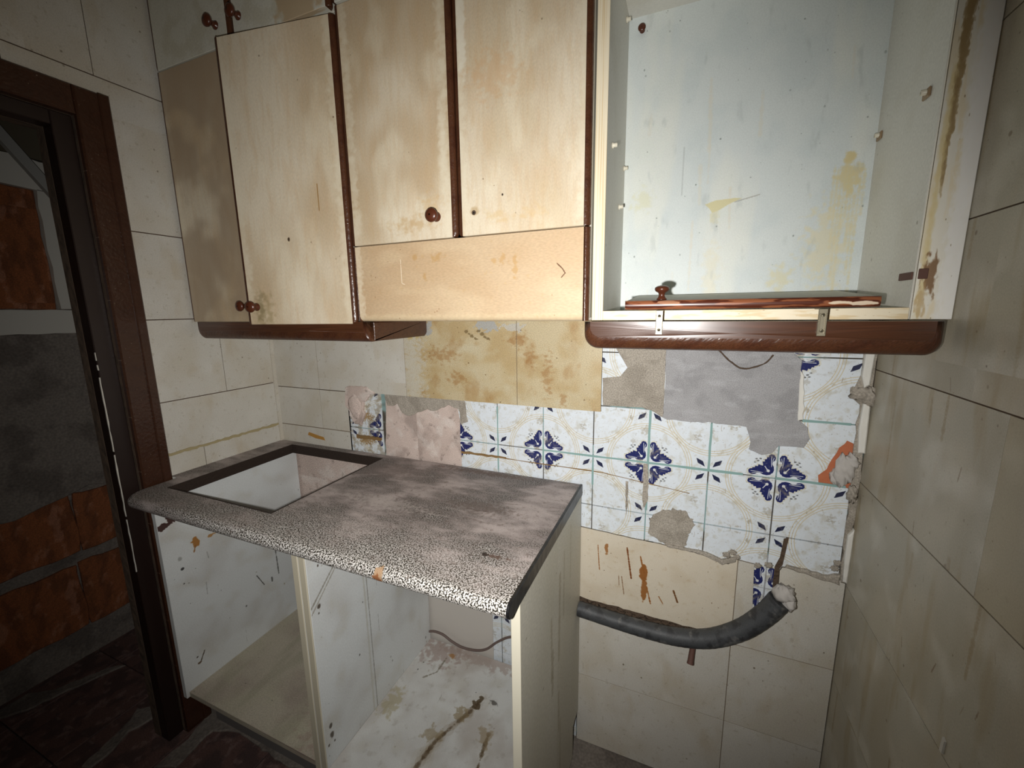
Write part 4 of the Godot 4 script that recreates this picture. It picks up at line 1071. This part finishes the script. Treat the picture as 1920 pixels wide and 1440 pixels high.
func doorway_and_hall() -> void:
	# brown painted door frame in the left wall, its rebate nearly black
	var d := Node3D.new(); d.name = "door_1"; d.set_meta("kind", "structure"); d.set_meta("label", "brown painted wooden door frame, open to the dark brick hall"); add_child(d)
	var st := fresh()
	prism(st, rect(-0.486, -0.413, 0.0, 1.963), -0.006, 0.016, LEFT, 2.0, Vector2.ZERO, 0.004)
	prism(st, rect(-0.437, -0.413, 0.0, 1.963), 0.016, 0.021, LEFT, 2.0, Vector2.ZERO, 0.003)
	mesh("casing", st, M.frame, d)
	st = fresh()
	prism(st, rect(-1.36, -0.4865, 1.893, 1.963), -0.006, 0.016, LEFT, 2.0, Vector2.ZERO, 0.004)
	mesh("casing", st, M.frame, d)
	box_part("jamb", d, Vector3(-1.54, 0.0, 0.4865), Vector3(-1.496, 1.8925, 0.529), M.rebate, 0.002, false, 2.0)
	box_part("jamb", d, Vector3(-1.54, 1.858, 0.529), Vector3(-1.496, 1.8925, 1.33), M.rebate, 0.002, false, 2.0)
	for q in [[1.262, 1.285], [1.235, 1.25], [1.0, 1.215], [0.80, 0.99], [0.62, 0.79]]:
		st = fresh()
		prism(st, ragged(rect(-0.5305, -0.5282, q[0], q[1]), 0.0007, 0.02, int(q[0] * 100)), -0.014, -0.0105, LEFT)
		mesh("paint_chip", st, M.lime, d)
	# the hall beyond: block wall half plastered
	st = fresh()
	cbox(st, Vector3(-2.5, -0.012, -0.72), Vector3(-2.215, CEIL, 2.4), 0.0, false)
	var wall := structure("wall_hall", st, M.mortar, "unlit hall wall of orange clay blocks below grey plaster")
	st = fresh()
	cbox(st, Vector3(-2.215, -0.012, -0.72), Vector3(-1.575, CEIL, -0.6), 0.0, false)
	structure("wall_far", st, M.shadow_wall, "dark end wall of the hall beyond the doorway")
	for row in [[0.452, 0.69, 0.40], [0.135, 0.405, 0.42]]:
		for k in range(-3, 4):
			var z: float = row[2] + 0.335 * k
			if z > 1.5: continue
			st = fresh()
			var p := ragged(rect(-z - 0.33, -z, row[0], row[1]), 0.006, 0.04, 31 + k)
			prism(st, p, -0.02, 0.002 * (k % 2), HALL, 1.0, Vector2(0.2 * k, row[0]), 0.004)
			mesh("brick", st, M.brick, wall)
	st = fresh()
	prism(st, ragged(vec2s([-1.5, 0.70, -0.75, 0.68, -0.55, 0.665, -0.42, 0.70, -0.33, 0.72, -0.2, 0.66, 0.2, 0.66, 0.2, 1.325, -1.5, 1.325]), 0.01, 0.05, 41), -0.02, 0.008, HALL, 1.0, Vector2.ZERO, 0.003)
	mesh("plaster_patch", st, M.mortar, wall)
	# niche framed in lime wash with brick behind it
	st = fresh()
	prism(st, ragged(rect(-1.5, 0.2, 1.322, 1.408), 0.003, 0.05, 42), -0.02, 0.012, HALL)
	prism(st, ragged(rect(-0.325, 0.2, 1.408, 1.83), 0.004, 0.05, 43), -0.02, 0.012, HALL)
	prism(st, ragged(vec2s([-1.5, 1.90, -0.45, 1.84, -0.33, 1.832, 0.2, 1.83, 0.2, 1.93, -0.3, 1.935, -1.5, 2.02]), 0.004, 0.05, 44), -0.02, 0.012, HALL)
	mesh("lime_band", st, M.lime, wall)
	for k in 2:
		st = fresh()
		prism(st, ragged(rect(-0.66 - 0.34 * k, -0.327 - 0.34 * k, 1.41, 1.835), 0.003, 0.05, 45 + k), -0.03, -0.004, HALL, 1.0, Vector2(0.3 * k, 0.1), 0.003)
		mesh("brick", st, M.brick, wall)
	st = fresh()
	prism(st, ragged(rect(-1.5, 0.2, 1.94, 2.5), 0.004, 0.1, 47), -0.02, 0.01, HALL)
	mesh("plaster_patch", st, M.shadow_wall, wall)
	# a batten leaning across the niche
	st = fresh()
	var a := Vector3(-2.13, 2.07, 0.46); var b := Vector3(-2.13, 1.72, 0.235)
	var ax := (b - a).normalized(); var side := ax.cross(Vector3(1, 0, 0)).normalized()
	prism(st, rect(0.0, a.distance_to(b), -0.016, 0.016), -0.02, 0.005, Transform3D(Basis(ax, side, Vector3(1, 0, 0)), a), 1.0, Vector2.ZERO, 0.002)
	var o := mesh("wood_batten", st, M.grey_wood)
	tag(o, "pale grey wooden batten slanting across the brick niche beyond the doorway", "batten")

# ------------------------------------------------------------------ wall cupboards
func knob(parent: Node3D, at: Vector3, q := 1.0, up := Vector3(0, 0, 1)) -> MeshInstance3D:
	var st := fresh()
	var x := Vector3(1, 0, 0)
	if absf(up.dot(x)) > 0.9: x = Vector3(0, 1, 0)
	var y := up.cross(x).normalized(); x = y.cross(up).normalized()
	lathe(st, [[0.0, 0.0], [0.0105 * q, 0.0], [0.011 * q, 0.002 * q], [0.008 * q, 0.005 * q], [0.0062 * q, 0.010 * q], [0.0075 * q, 0.015 * q], [0.0135 * q, 0.0185 * q], [0.0155 * q, 0.0225 * q], [0.0148 * q, 0.0265 * q], [0.010 * q, 0.0295 * q], [0.004 * q, 0.031 * q], [0.0, 0.0312 * q]], Transform3D(Basis(x, y, up), at))
	return mesh("knob", st, M.knob, parent)

# a cupboard door in its own axes: hinge at the origin, reaching to w (left hinge) or -w (right hinge)
func door(cab: Node3D, hinge: Vector3, w: float, h: float, m: Material, angle := 0.0, low_round := Vector2(0.012, 0.012)) -> MeshInstance3D:
	var x0 := minf(0.0, w); var x1 := maxf(0.0, w)
	var e := 0.0115
	var st := fresh()
	cbox(st, Vector3(x0 + e, 0.0, 0.0), Vector3(x1 - e, h, 0.018), 0.0012)
	var d := mesh("door", st, m, cab)
	d.position = hinge - cab.get_meta("base")
	d.rotation.y = angle
	for s in 2:
		# rounded brown edge, its lower corner cut round
		var xe := x0 if s == 0 else x1
		var dirn := 1.0 if s == 0 else -1.0
		var rings := []
		var r: float = low_round[s]
		for k in 14:
			var y := 0.0; var inset := 0.0
			if k < 8:
				var t := k / 7.0 * PI * 0.5
				y = r * (1.0 - cos(t)); inset = r * (1.0 - sin(t))
			else: y = lerpf(r, h, (k - 7) / 6.0)
			var ring := PackedVector3Array()
			var wide := maxf(e - inset, 0.0004)
			for q in 9:
				var a := PI * q / 8.0
				ring.append(Vector3(xe + dirn * (e - wide * sin(a)), y, 0.009 + 0.0092 * cos(a)))
			ring.append(Vector3(xe + dirn * (e + 0.0005), y, 0.0)); ring.append(Vector3(xe + dirn * (e + 0.0005), y, 0.018))
			rings.append(ring)
		st = fresh(); loft(st, rings)
		mesh("edge_strip", st, M.brown, d)
	return d

# rounded brown moulding under a cupboard, seen from the front as x0..x1
func moulding(cab: Node3D, x0: float, x1: float, y0: float, y1: float, z0: float, z1: float, r0: float, r1: float) -> MeshInstance3D:
	var st := fresh()
	var rings := []
	var t := z1 - z0
	for q in [[0.0, 0.0], [0.0, t * 0.45], [0.0025, t * 0.62], [0.007, t * 0.8], [0.0135, t * 0.93], [0.019, t * 0.985], [0.024, t]]:
		var i: float = q[0]
		var p := rounded(x0 + i * 0.6, x1 - i * 0.6, y0 + i, y1, maxf(0.001, r0 - i * 0.4), maxf(0.001, r1 - i * 0.4), 0.0, 0.0, 8)
		var ring := PackedVector3Array()
		for v in p: ring.append(Vector3(v.x, v.y, z0 + q[1]))
		rings.append(ring)
	loft(st, rings)
	# flat cap over the front
	return mesh("moulding", st, M.brown, cab)

func wall_cabinets() -> void:
	var F := 0.262      # front of the carcasses; doors are 18 mm in front of it
	# --- two-door cupboard in the left corner
	var a := thing("wall_cabinet", "two-door beige wall cupboard in the left corner, its right door ajar", "cabinet", Vector3(-1.144, 1.36, 0.13))
	box_part("side_panel", a, Vector3(-1.482, 1.362, 0.008), Vector3(-1.464, 2.082, F - 0.002), M.carcass)
	box_part("side_panel", a, Vector3(-0.823, 1.362, 0.008), Vector3(-0.805, 2.082, F - 0.002), M.carcass)
	box_part("bottom_panel", a, Vector3(-1.464, 1.362, 0.008), Vector3(-0.823, 1.38, F - 0.002), M.carcass)
	box_part("top_panel", a, Vector3(-1.464, 2.064, 0.008), Vector3(-0.823, 2.082, F - 0.002), M.carcass)
	box_part("back_panel", a, Vector3(-1.464, 1.38, 0.008), Vector3(-0.823, 2.064, 0.012), M.carcass, 0.0)
	var d := door(a, Vector3(-1.482, 1.360, F), 0.333, 0.722, M.door_a, 0.0, Vector2(0.014, 0.006))
	knob(d, Vector3(0.270, 0.046, 0.018))
	d = door(a, Vector3(-0.8015, 1.354, F), -0.347, 0.714, M.door_b, deg_to_rad(9.0), Vector2(0.008, 0.012))
	knob(d, Vector3(-0.309, 0.048, 0.018))
	moulding(a, -1.466, -0.763, 1.307, 1.359, 0.258, 0.281, 0.024, 0.001)
	var st := fresh()
	var side := rounded(0.012, 0.2585, 1.307, 1.359, 0.016, 0.001, 0.0, 0.0)
	prism(st, side, -0.018, 0.0, Transform3D(Basis(Vector3(0, 0, 1), Vector3(0, 1, 0), Vector3(1, 0, 0)), Vector3(-0.763, 0, 0)), 4.0, Vector2.ZERO, 0.004)
	mesh("moulding", st, M.brown, a)
	# --- cupboard over the missing cooker hood
	var b := thing("wall_cabinet", "beige wall cupboard with two doors and a plain panel below, over the greasy tiles", "cabinet", Vector3(-0.495, 1.36, 0.13))
	box_part("side_panel", b, Vector3(-0.802, 1.366, 0.008), Vector3(-0.784, 2.082, F - 0.002), M.carcass)
	box_part("side_panel", b, Vector3(-0.208, 1.366, 0.008), Vector3(-0.190, 2.082, F - 0.002), M.carcass)
	box_part("bottom_panel", b, Vector3(-0.784, 1.53, 0.008), Vector3(-0.208, 1.546, F - 0.002), M.carcass)
	box_part("top_panel", b, Vector3(-0.784, 2.064, 0.008), Vector3(-0.208, 2.082, F - 0.002), M.carcass)
	box_part("back_panel", b, Vector3(-0.784, 1.546, 0.008), Vector3(-0.208, 2.064, 0.012), M.carcass, 0.0)
	d = door(b, Vector3(-0.797, 1.548, F), 0.308, 0.532, M.door_c, 0.0, Vector2(0.004, 0.01))
	knob(d, Vector3(0.257, 0.047, 0.018))
	d = door(b, Vector3(-0.189, 1.548, F), -0.298, 0.532, M.door_d, 0.0, Vector2(0.008, 0.003))
	st = fresh()
	lathe(st, [[0.0, 0.0], [0.0052, 0.0], [0.005, 0.0012], [0.0032, 0.0016], [0.0, 0.0006]], Transform3D(Basis.IDENTITY, Vector3(-0.256, 0.047, 0.0181)), 14)
	mesh("screw_hole", st, M.rubble, d)
	var x0 := -0.797; var x1 := -0.189
	var rings := []
	for k in 12:
		# the panel's lower edge is rolled back
		var q := []
		if k < 2: q = [1.545 - 0.002 * (1 - k), F + 0.018 - 0.001 * (1 - k)]
		else:
			var t := (k - 2) / 9.0 * PI * 0.5
			q = [1.376 - 0.016 * sin(t), F + 0.002 + 0.016 * cos(t)]
		rings.append(PackedVector3Array([Vector3(x0 + 0.0115, q[0], q[1]), Vector3(x1 - 0.0115, q[0], q[1])]))
	st = fresh()
	var vals := rings
	for k in vals.size() - 1:
		var p0: Vector3 = vals[k][0]; var p1: Vector3 = vals[k][1]; var p2: Vector3 = vals[k + 1][1]; var p3: Vector3 = vals[k + 1][0]
		var n0 := Vector3(0, p0.y - 1.376, p0.z - F - 0.002).normalized() if k >= 2 else Vector3(0, 0, 1)
		var n1 := Vector3(0, p3.y - 1.376, p3.z - F - 0.002).normalized() if k >= 1 else Vector3(0, 0, 1)
		var v0 := (1.545 - p0.y) / 0.185; var v1 := (1.545 - p3.y) / 0.185
		tri(st, p0, p1, p2, n0, n0, n1, Vector2(0, v0), Vector2(1, v0), Vector2(1, v1))
		tri(st, p0, p2, p3, n0, n1, n1, Vector2(0, v0), Vector2(1, v1), Vector2(0, v1))
	cbox(st, Vector3(x0 + 0.0115, 1.362, F), Vector3(x1 - 0.0115, 1.545, F + 0.002), 0.0)
	tri(st, Vector3(x0 + 0.0115, 1.545, F), Vector3(x1 - 0.0115, 1.545, F), Vector3(x1 - 0.0115, 1.545, F + 0.018), Vector3.UP, Vector3.UP, Vector3.UP, Vector2.ZERO, Vector2.ZERO, Vector2.ZERO)
	tri(st, Vector3(x0 + 0.0115, 1.545, F), Vector3(x1 - 0.0115, 1.545, F + 0.018), Vector3(x0 + 0.0115, 1.545, F + 0.018), Vector3.UP, Vector3.UP, Vector3.UP, Vector2.ZERO, Vector2.ZERO, Vector2.ZERO)
	var front := mesh("lower_panel", st, M.hood, b)
	for s in 2:
		rings = []
		for k in 9:
			var y := 1.36 + 0.012 * (1.0 - cos(k / 4.0 * PI * 0.5)) if k < 5 else lerpf(1.372, 1.545, (k - 4) / 4.0)
			var wide := maxf(0.0005, 0.0115 * sin(k / 4.0 * PI * 0.5)) if k < 5 and s == 0 else 0.0115
			var ring := PackedVector3Array()
			var xe := x0 + 0.0115 if s == 0 else x1 - 0.0115
			for q in 9: ring.append(Vector3(xe + (-1 if s == 0 else 1) * wide * sin(PI * q / 8.0), y, F + 0.009 + 0.0092 * cos(PI * q / 8.0)))
			rings.append(ring)
		st = fresh(); loft(st, rings)
		var e := mesh("edge_strip", st, M.brown, front)
		e.position = Vector3.ZERO
	# --- open cupboard on the right
	var c := thing("wall_cabinet", "open doorless white wall cupboard in the right corner", "cabinet", Vector3(0.1, 1.303, 0.13))
	var G := 0.255
	box_part("side_panel", c, Vector3(-0.186, 1.361, 0.008), Vector3(-0.164, 2.08, G - 0.0015), M.open_side)
	box_part("side_panel", c, Vector3(0.331, 1.361, 0.008), Vector3(0.349, 2.08, G - 0.0015), M.open_side)
	box_part("back_panel", c, Vector3(-0.164, 1.379, 0.006), Vector3(0.331, 2.046, 0.010), M.open_back, 0.0)
	box_part("top_panel", c, Vector3(-0.164, 2.046, 0.008), Vector3(0.331, 2.064, G - 0.0015), M.open_side)
	box_part("bottom_panel", c, Vector3(-0.164, 1.361, 0.008), Vector3(0.331, 1.379, G - 0.0015), M.open_side)
	box_part("edge_trim", c, Vector3(-0.1865, 1.3605, G - 0.001), Vector3(-0.1635, 2.08, G + 0.001), M.cream, 0.0005)
	box_part("edge_trim", c, Vector3(-0.1634, 1.3605, G - 0.001), Vector3(0.3305, 1.3795, G + 0.001), M.cream, 0.0005)
	box_part("filler_strip", c, Vector3(0.3315, 1.3605, G - 0.001), Vector3(0.384, 2.08, G + 0.002), M.filler, 0.0008)
	moulding(c, -0.197, 0.369, 1.304, 1.3585, 0.262, 0.288, 0.03, 0.022)
	for q in [[-1, 1.716, 0.194], [-1, 1.718, 0.03], [-1, 1.618, 0.087], [-1, 2.02, 0.056], [1, 1.714, 0.21], [1, 1.714, 0.03]]:
		st = fresh()
		var xw := -0.164 if q[0] < 0 else 0.331
		lathe(st, [[0.0, 0.0], [0.006, 0.0], [0.006, 0.0025], [0.0042, 0.003], [0.0042, 0.010], [0.0, 0.0105]], Transform3D(Basis(Vector3(0, 0, 1), Vector3(0, 1, 0), Vector3(-q[0], 0, 0)), Vector3(xw, q[1], q[2])), 12)
		var peg := mesh("shelf_peg", st, M.plastic, c)
		if q[0] > 0:
			st = fresh()
			cbox(st, Vector3(0.3275, q[1] - 0.009, q[2] - 0.013), Vector3(0.331, q[1] + 0.006, q[2] + 0.009), 0.0015)
			var plate := mesh("plate", st, M.brown_plastic, peg)
			plate.position = Vector3.ZERO
	knob(c, Vector3(-0.134, 2.016, 0.010), 0.55)
	st = fresh()
	cbox(st, Vector3(0.3285, 1.424, 0.205), Vector3(0.331, 1.436, 0.25), 0.0008)
	cbox(st, Vector3(0.334, 1.424, G + 0.0015), Vector3(0.346, 1.440, G + 0.004), 0.0008)
	mesh("hinge_remnant", st, M.rusty_metal, c)
	# --- loose cupboard door lying in it
	var l := thing("cabinet_door", "loose cupboard door with worn brown edge lying flat in the open wall cupboard", "cupboard door", Vector3(0.09, 1.3805, 0.14))
	var tilt := Basis(Vector3(1, 0, 0), deg_to_rad(-4.2))
	tilt = Basis(Vector3(1, 0, 0), deg_to_rad(4.2))
	var fr := Transform3D(tilt * FLOOR.basis, Vector3(0, 1.3805, 0.268))
	# in the frame u = x, v = z towards the viewer, d = up; its front edge at v = 0
	st = fresh()
	prism(st, rounded(-0.119, 0.292, -0.238, -0.012, 0.012, 0.012, 0.0, 0.0), 0.0, 0.0175, fr, 1.0, Vector2.ZERO, 0.003)
	var slab := mesh("slab", st, M.upper_clean, l)
	st = fresh()
	rings = []
	for k in 9:
		var aa := PI * (k / 8.0)
		var ins := 0.0115 * sin(aa)
		var ring := PackedVector3Array()
		var r := 0.012
		# outline of the edge strip in plan, pushed out with the half round
		var pts := []
		for q in 7: pts.append(Vector2(-0.119 + r - r * cos(PI * 0.5 * q / 6.0) , -0.0125 + (ins) * sin(PI * 0.5 * q / 6.0)))
		for q in 7: pts.append(Vector2(0.292 - r + r * sin(PI * 0.5 * q / 6.0), -0.0125 + ins * cos(PI * 0.5 * q / 6.0)))
		for p in pts: ring.append(fr * Vector3(p.x, p.y, 0.00875 - 0.009 * cos(aa)))
		rings.append(ring)
	# uv along the strip
	for k in rings.size() - 1:
		for q in rings[k].size() - 1:
			var p0: Vector3 = rings[k][q]; var p1: Vector3 = rings[k][q + 1]; var p2: Vector3 = rings[k + 1][q + 1]; var p3: Vector3 = rings[k + 1][q]
			var axis := func(p: Vector3) -> Vector3:
				var o: Vector3 = fr.affine_inverse() * p
				return (fr.basis * Vector3(0.0, o.y + 0.0125 + 0.001, o.z - 0.00875)).normalized()
			var u := func(p: Vector3, kk: int) -> Vector2: return Vector2((p.x + 0.119) / 0.411, 1.0 - kk / 8.0)
			tri(st, p0, p1, p2, axis.call(p0), axis.call(p1), axis.call(p2), u.call(p0, k), u.call(p1, k), u.call(p2, k + 1))
			tri(st, p0, p2, p3, axis.call(p0), axis.call(p2), axis.call(p3), u.call(p0, k), u.call(p2, k + 1), u.call(p3, k + 1))
	mesh("edge_strip", st, M.worn_edge, l)
	knob(l, fr * Vector3(-0.0505, -0.03, 0.0178), 0.9, (tilt * Vector3(0, 1, 0)).normalized())
	for x in [-0.05, 0.207]:
		st = fresh()
		cbox(st, Vector3(x - 0.0065, 1.334, 0.289), Vector3(x + 0.0065, 1.3805, 0.2915), 0.0008)
		cbox(st, Vector3(x - 0.0065, 1.3782, 0.262), Vector3(x + 0.0065, 1.3803, 0.2915), 0.0006)
		cbox(st, Vector3(x - 0.0055, 1.338, 0.2915), Vector3(x - 0.0035, 1.372, 0.2935), 0.0004)
		cbox(st, Vector3(x + 0.0035, 1.338, 0.2915), Vector3(x + 0.0055, 1.372, 0.2935), 0.0004)
		for y in [1.343, 1.369]:
			lathe(st, [[0.0, 0.0], [0.0032, 0.0], [0.0028, 0.0016], [0.0, 0.002]], Transform3D(Basis.IDENTITY, Vector3(x, y, 0.2915)), 10)
		mesh("hinge", st, M.steel, l)
	# --- the row of top cupboards under the ceiling
	var t := thing("top_cabinet", "white two-door top cupboard under the ceiling, above the left corner cupboard", "cabinet", Vector3(-1.144, 2.085, 0.13), "top cupboards")
	box_part("body", t, Vector3(-1.482, 2.084, 0.008), Vector3(-0.806, 2.47, F - 0.002), M.carcass)
	d = door(t, Vector3(-1.482, 2.086, F), 0.336, 0.38, M.upper_clean, 0.0, Vector2(0.014, 0.003))
	knob(d, Vector3(0.283, 0.052, 0.018))
	d = door(t, Vector3(-0.806, 2.086, F), -0.338, 0.38, M.upper_stained, 0.0, Vector2(0.003, 0.004))
	knob(d, Vector3(-0.303, 0.052, 0.018))
	t = thing("top_cabinet", "white top cupboard at the upper edge, above the cupboard over the greasy tiles", "cabinet", Vector3(-0.495, 2.085, 0.13), "top cupboards")
	box_part("body", t, Vector3(-0.803, 2.084, 0.008), Vector3(-0.189, 2.47, F - 0.002), M.carcass)
	door(t, Vector3(-0.803, 2.086, F), 0.306, 0.38, M.upper_clean)
	door(t, Vector3(-0.189, 2.086, F), -0.306, 0.38, M.upper_clean)

# ------------------------------------------------------------------ base cupboards
func base_cabinets() -> void:
	var a := thing("base_cabinet", "doorless white base cupboard under the sink cut-out, left of the divider", "cabinet", Vector3(-1.13, 0.0, 0.25))
	var S := 0.19
	box_part("side_panel", a, Vector3(-1.429, S - 0.018, 0.012), Vector3(-1.411, 0.847, 0.5), M.left_panel)
	box_part("side_panel", a, Vector3(-0.855, 0.0, 0.012), Vector3(-0.8365, 0.847, 0.497), M.white[0])
	box_part("bottom_panel", a, Vector3(-1.411, S - 0.018, 0.012), Vector3(-0.855, S, 0.492), M.shelf_dusty)
	box_part("plinth", a, Vector3(-1.429, 0.0, 0.405), Vector3(-0.855, S - 0.018, 0.42), M.plinth)
	var st := fresh()
	cbox(st, Vector3(-0.8555, 0.0, 0.497), Vector3(-0.836, 0.847, 0.5), 0.0012)
	mesh("edge_trim", st, M.edge_strip, a)
	var b := thing("base_cabinet", "doorless white base cupboard with brown stains on its floor, at the worktop's right end", "cabinet", Vector3(-0.55, 0.0, 0.25))
	box_part("side_panel", b, Vector3(-0.8335, 0.0, 0.012), Vector3(-0.815, 0.847, 0.495), M.divider)
	st = fresh()
	cbox(st, Vector3(-0.8345, 0.0, 0.495), Vector3(-0.8145, 0.847, 0.499), 0.0012)
	mesh("edge_trim", st, M.edge_strip, b)
	box_part("bottom_panel", b, Vector3(-0.815, S - 0.018, 0.012), Vector3(-0.276, S, 0.492), M.shelf_stained)
	box_part("plinth", b, Vector3(-0.815, 0.0, 0.385), Vector3(-0.276, S - 0.018, 0.40), M.plinth)
	# right-hand panel with a notch over the skirting at the back
	st = fresh()
	prism(st, PackedVector2Array([Vector2(-0.497, 0.0), Vector2(-0.075, 0.0), Vector2(-0.075, 0.11), Vector2(-0.012, 0.11), Vector2(-0.012, 0.847), Vector2(-0.497, 0.847)]), 0.0, 0.018, Transform3D(LEFT.basis, Vector3(-0.276, 0, 0)), 1.2, Vector2(0.3, 0.0), 0.001)
	mesh("side_panel", st, M.end_panel, b)
	st = fresh()
	cbox(st, Vector3(-0.2765, 0.0, 0.497), Vector3(-0.2575, 0.847, 0.501), 0.0008)
	mesh("edge_trim", st, M.plastic, b)

func worktop() -> void:
	var t := thing("worktop", "dusty grey speckled laminate worktop with a square sink cut-out at its left", "worktop", Vector3(-0.87, 0.849, 0.28))
	var Y1 := 0.881; var Y0 := 0.849; var r := 0.016
	var zi := 0.539      # where the front begins to curve
	var xe := -0.262
	var uvt := func(p: Vector3, ext := 0.0) -> Vector2: return Vector2((p.x + 1.485) / 1.24, (p.z + ext) / 0.62)
	# path of the rounded edge: up the left end, round the corner, along the front
	var path := []; var outw := []
	path.append(Vector2(-1.446, 0.41)); outw.append(Vector2(-1, 0))
	for k in 9:
		var an := PI - PI * 0.5 * k / 8.0
		var o := Vector2(cos(an), sin(an))
		path.append(Vector2(-1.446 + 0.044, zi - 0.044) + o * 0.044); outw.append(o)
	for k in range(1, 13):
		path.append(Vector2(lerpf(-1.402, xe, k / 12.0), zi)); outw.append(Vector2(0, 1))
	var st := fresh()
	for i in path.size() - 1:
		for k in 10:
			var q := []
			for c in [[i, k], [i + 1, k], [i + 1, k + 1], [i, k + 1]]:
				var an: float = PI * 0.5 - PI * c[1] / 10.0
				var o: Vector2 = outw[c[0]]; var p: Vector2 = path[c[0]]
				var n := Vector3(o.x * cos(an), sin(an), o.y * cos(an))
				var v := Vector3(p.x, (Y0 + Y1) / 2, p.y) + n * r
				q.append([v, n, Vector2((p.x + o.x * c[1] * 0.003 + 1.485) / 1.24, (p.y + absf(o.y) * r * PI * c[1] / 10.0) / 0.62)])
			tri(st, q[0][0], q[1][0], q[2][0], q[0][1], q[1][1], q[2][1], q[0][2], q[1][2], q[2][2])
			tri(st, q[0][0], q[2][0], q[3][0], q[0][1], q[2][1], q[3][1], q[0][2], q[2][2], q[3][2])
	# flat top and underside round the cut-out
	var outline := PackedVector2Array([Vector2(-1.483, 0.010), Vector2(xe, 0.010)])
	for k in range(path.size() - 1, -1, -1): outline.append(path[k])
	outline.append(Vector2(-1.483, 0.41))
	if Geometry2D.is_polygon_clockwise(outline): outline.reverse()
	var hx0 := -1.388; var hx1 := -0.957; var hz0 := 0.045; var hz1 := 0.464
	for rc in [rect(-1.6, hx0, -1, 1), rect(hx0, hx1, -1, hz0), rect(hx0, hx1, hz1, 1), rect(hx1, 1, -1, 1)]:
		for p in Geometry2D.intersect_polygons(outline, rc):
			var ids := Geometry2D.triangulate_polygon(p)
			for y in [[Y1, Vector3.UP], [Y0, Vector3.DOWN]]:
				for k in range(0, ids.size(), 3):
					var v := []
					for m in 3: v.append(Vector3(p[ids[k + m]].x, y[0], p[ids[k + m]].y))
					tri(st, v[0], v[1], v[2], y[1], y[1], y[1], uvt.call(v[0]), uvt.call(v[1]), uvt.call(v[2]))
	mesh("slab", st, M.worktop, t)
	# raw chipboard round the cut-out
	st = fresh()
	for q in [[hx0 - 0.004, hx0, hz0, hz1], [hx1, hx1 + 0.004, hz0, hz1], [hx0 - 0.004, hx1 + 0.004, hz0 - 0.004, hz0], [hx0 - 0.004, hx1 + 0.004, hz1, hz1 + 0.004]]:
		cbox(st, Vector3(q[0], Y0 - 0.0005, q[2]), Vector3(q[1], Y1 + 0.0006, q[3]), 0.0, false, 4.0)
	mesh("cut_edge", st, M.chip, t)
	# black strip on the right-hand end
	var e := PackedVector2Array([Vector2(-0.010, Y0 - 0.0005)])
	e.append(Vector2(-0.010, Y1 + 0.001))
	for k in 11:
		var an := PI * 0.5 - PI * k / 10.0
		e.append(Vector2(-zi - (r + 0.001) * cos(an), (Y0 + Y1) / 2 + 0.0005 + (r + 0.0005) * sin(an)))
	st = fresh()
	prism(st, e, 0.0, 0.006, Transform3D(LEFT.basis, Vector3(xe, 0, 0)), 2.0, Vector2.ZERO, 0.0015)
	mesh("end_strip", st, M.black, t)

func pipes() -> void:
	# corrugated grey waste hose along the back wall
	var pts := smooth_path([Vector3(-0.2565, 0.491, 0.031), Vector3(-0.137, 0.485, 0.033), Vector3(-0.048, 0.484, 0.035), Vector3(0.015, 0.488, 0.036), Vector3(0.075, 0.501, 0.037), Vector3(0.125, 0.525, 0.038), Vector3(0.179, 0.568, 0.038), Vector3(0.222, 0.622, 0.038), Vector3(0.248, 0.668, 0.038)], 8)
	var h := thing("waste_hose", "thick dark grey waste hose bending up the back wall, right of the base cupboard", "hose", Vector3(0.0, 0.46, 0.03))
	var rad := PackedFloat32Array()
	for i in pts.size(): rad.append(lerpf(0.0215, 0.0262, i / float(pts.size() - 1)) + (0.0004 if i % 2 else 0.0))
	var st := fresh()
	tube(st, pts, rad, 18, 0.0002, 3)
	mesh("tube", st, M.hose, h)
	st = fresh()
	lump(st, Vector3(0.256, 0.686, 0.036), Vector3(0.024, 0.022, 0.023), 12, 0.45)
	lump(st, Vector3(0.268, 0.666, 0.042), Vector3(0.014, 0.018, 0.016), 13, 0.5)
	var o := mesh("mortar_plug", st, M.mould, h)
	o.set_meta("label", "pale broken mortar at the hose's mouth")
	st = fresh()
	tube(st, PackedVector3Array([Vector3(0.064, 0.484, 0.02), Vector3(0.062, 0.455, 0.03), Vector3(0.059, 0.432, 0.042), Vector3(0.058, 0.424, 0.046)]), PackedFloat32Array([0.0075, 0.0075, 0.008, 0.0088]), 12)
	o = mesh("pipe_stub", st, M.rusty_metal)
	tag(o, "short rusty pipe stub poking out below the grey hose", "pipe")
	st = fresh()
	var cab := smooth_path([Vector3(-0.812, 0.226, 0.022), Vector3(-0.79, 0.231, 0.02), Vector3(-0.755, 0.229, 0.02), Vector3(-0.719, 0.213, 0.02), Vector3(-0.675, 0.203, 0.02), Vector3(-0.621, 0.210, 0.02), Vector3(-0.579, 0.230, 0.02), Vector3(-0.537, 0.272, 0.02), Vector3(-0.483, 0.310, 0.02), Vector3(-0.40, 0.33, 0.02), Vector3(-0.282, 0.33, 0.02)], 5)
	var cr := PackedFloat32Array()
	for i in cab.size(): cr.append(0.0042)
	tube(st, cab, cr, 8)
	o = mesh("cable", st, M.cable)
	tag(o, "grey-brown electric cable sagging along the back of the right base cupboard", "cable")
	st = fresh()
	tube(st, smooth_path([Vector3(-0.95, 0.195, 0.16), Vector3(-0.99, 0.20, 0.20), Vector3(-1.0, 0.215, 0.23), Vector3(-1.03, 0.196, 0.26)], 5), PackedFloat32Array(range(16).map(func(_i): return 0.003)), 8)
	o = mesh("cable", st, M.dark)
	tag(o, "short black cable end on the floor of the left base cupboard beside the divider", "cable")
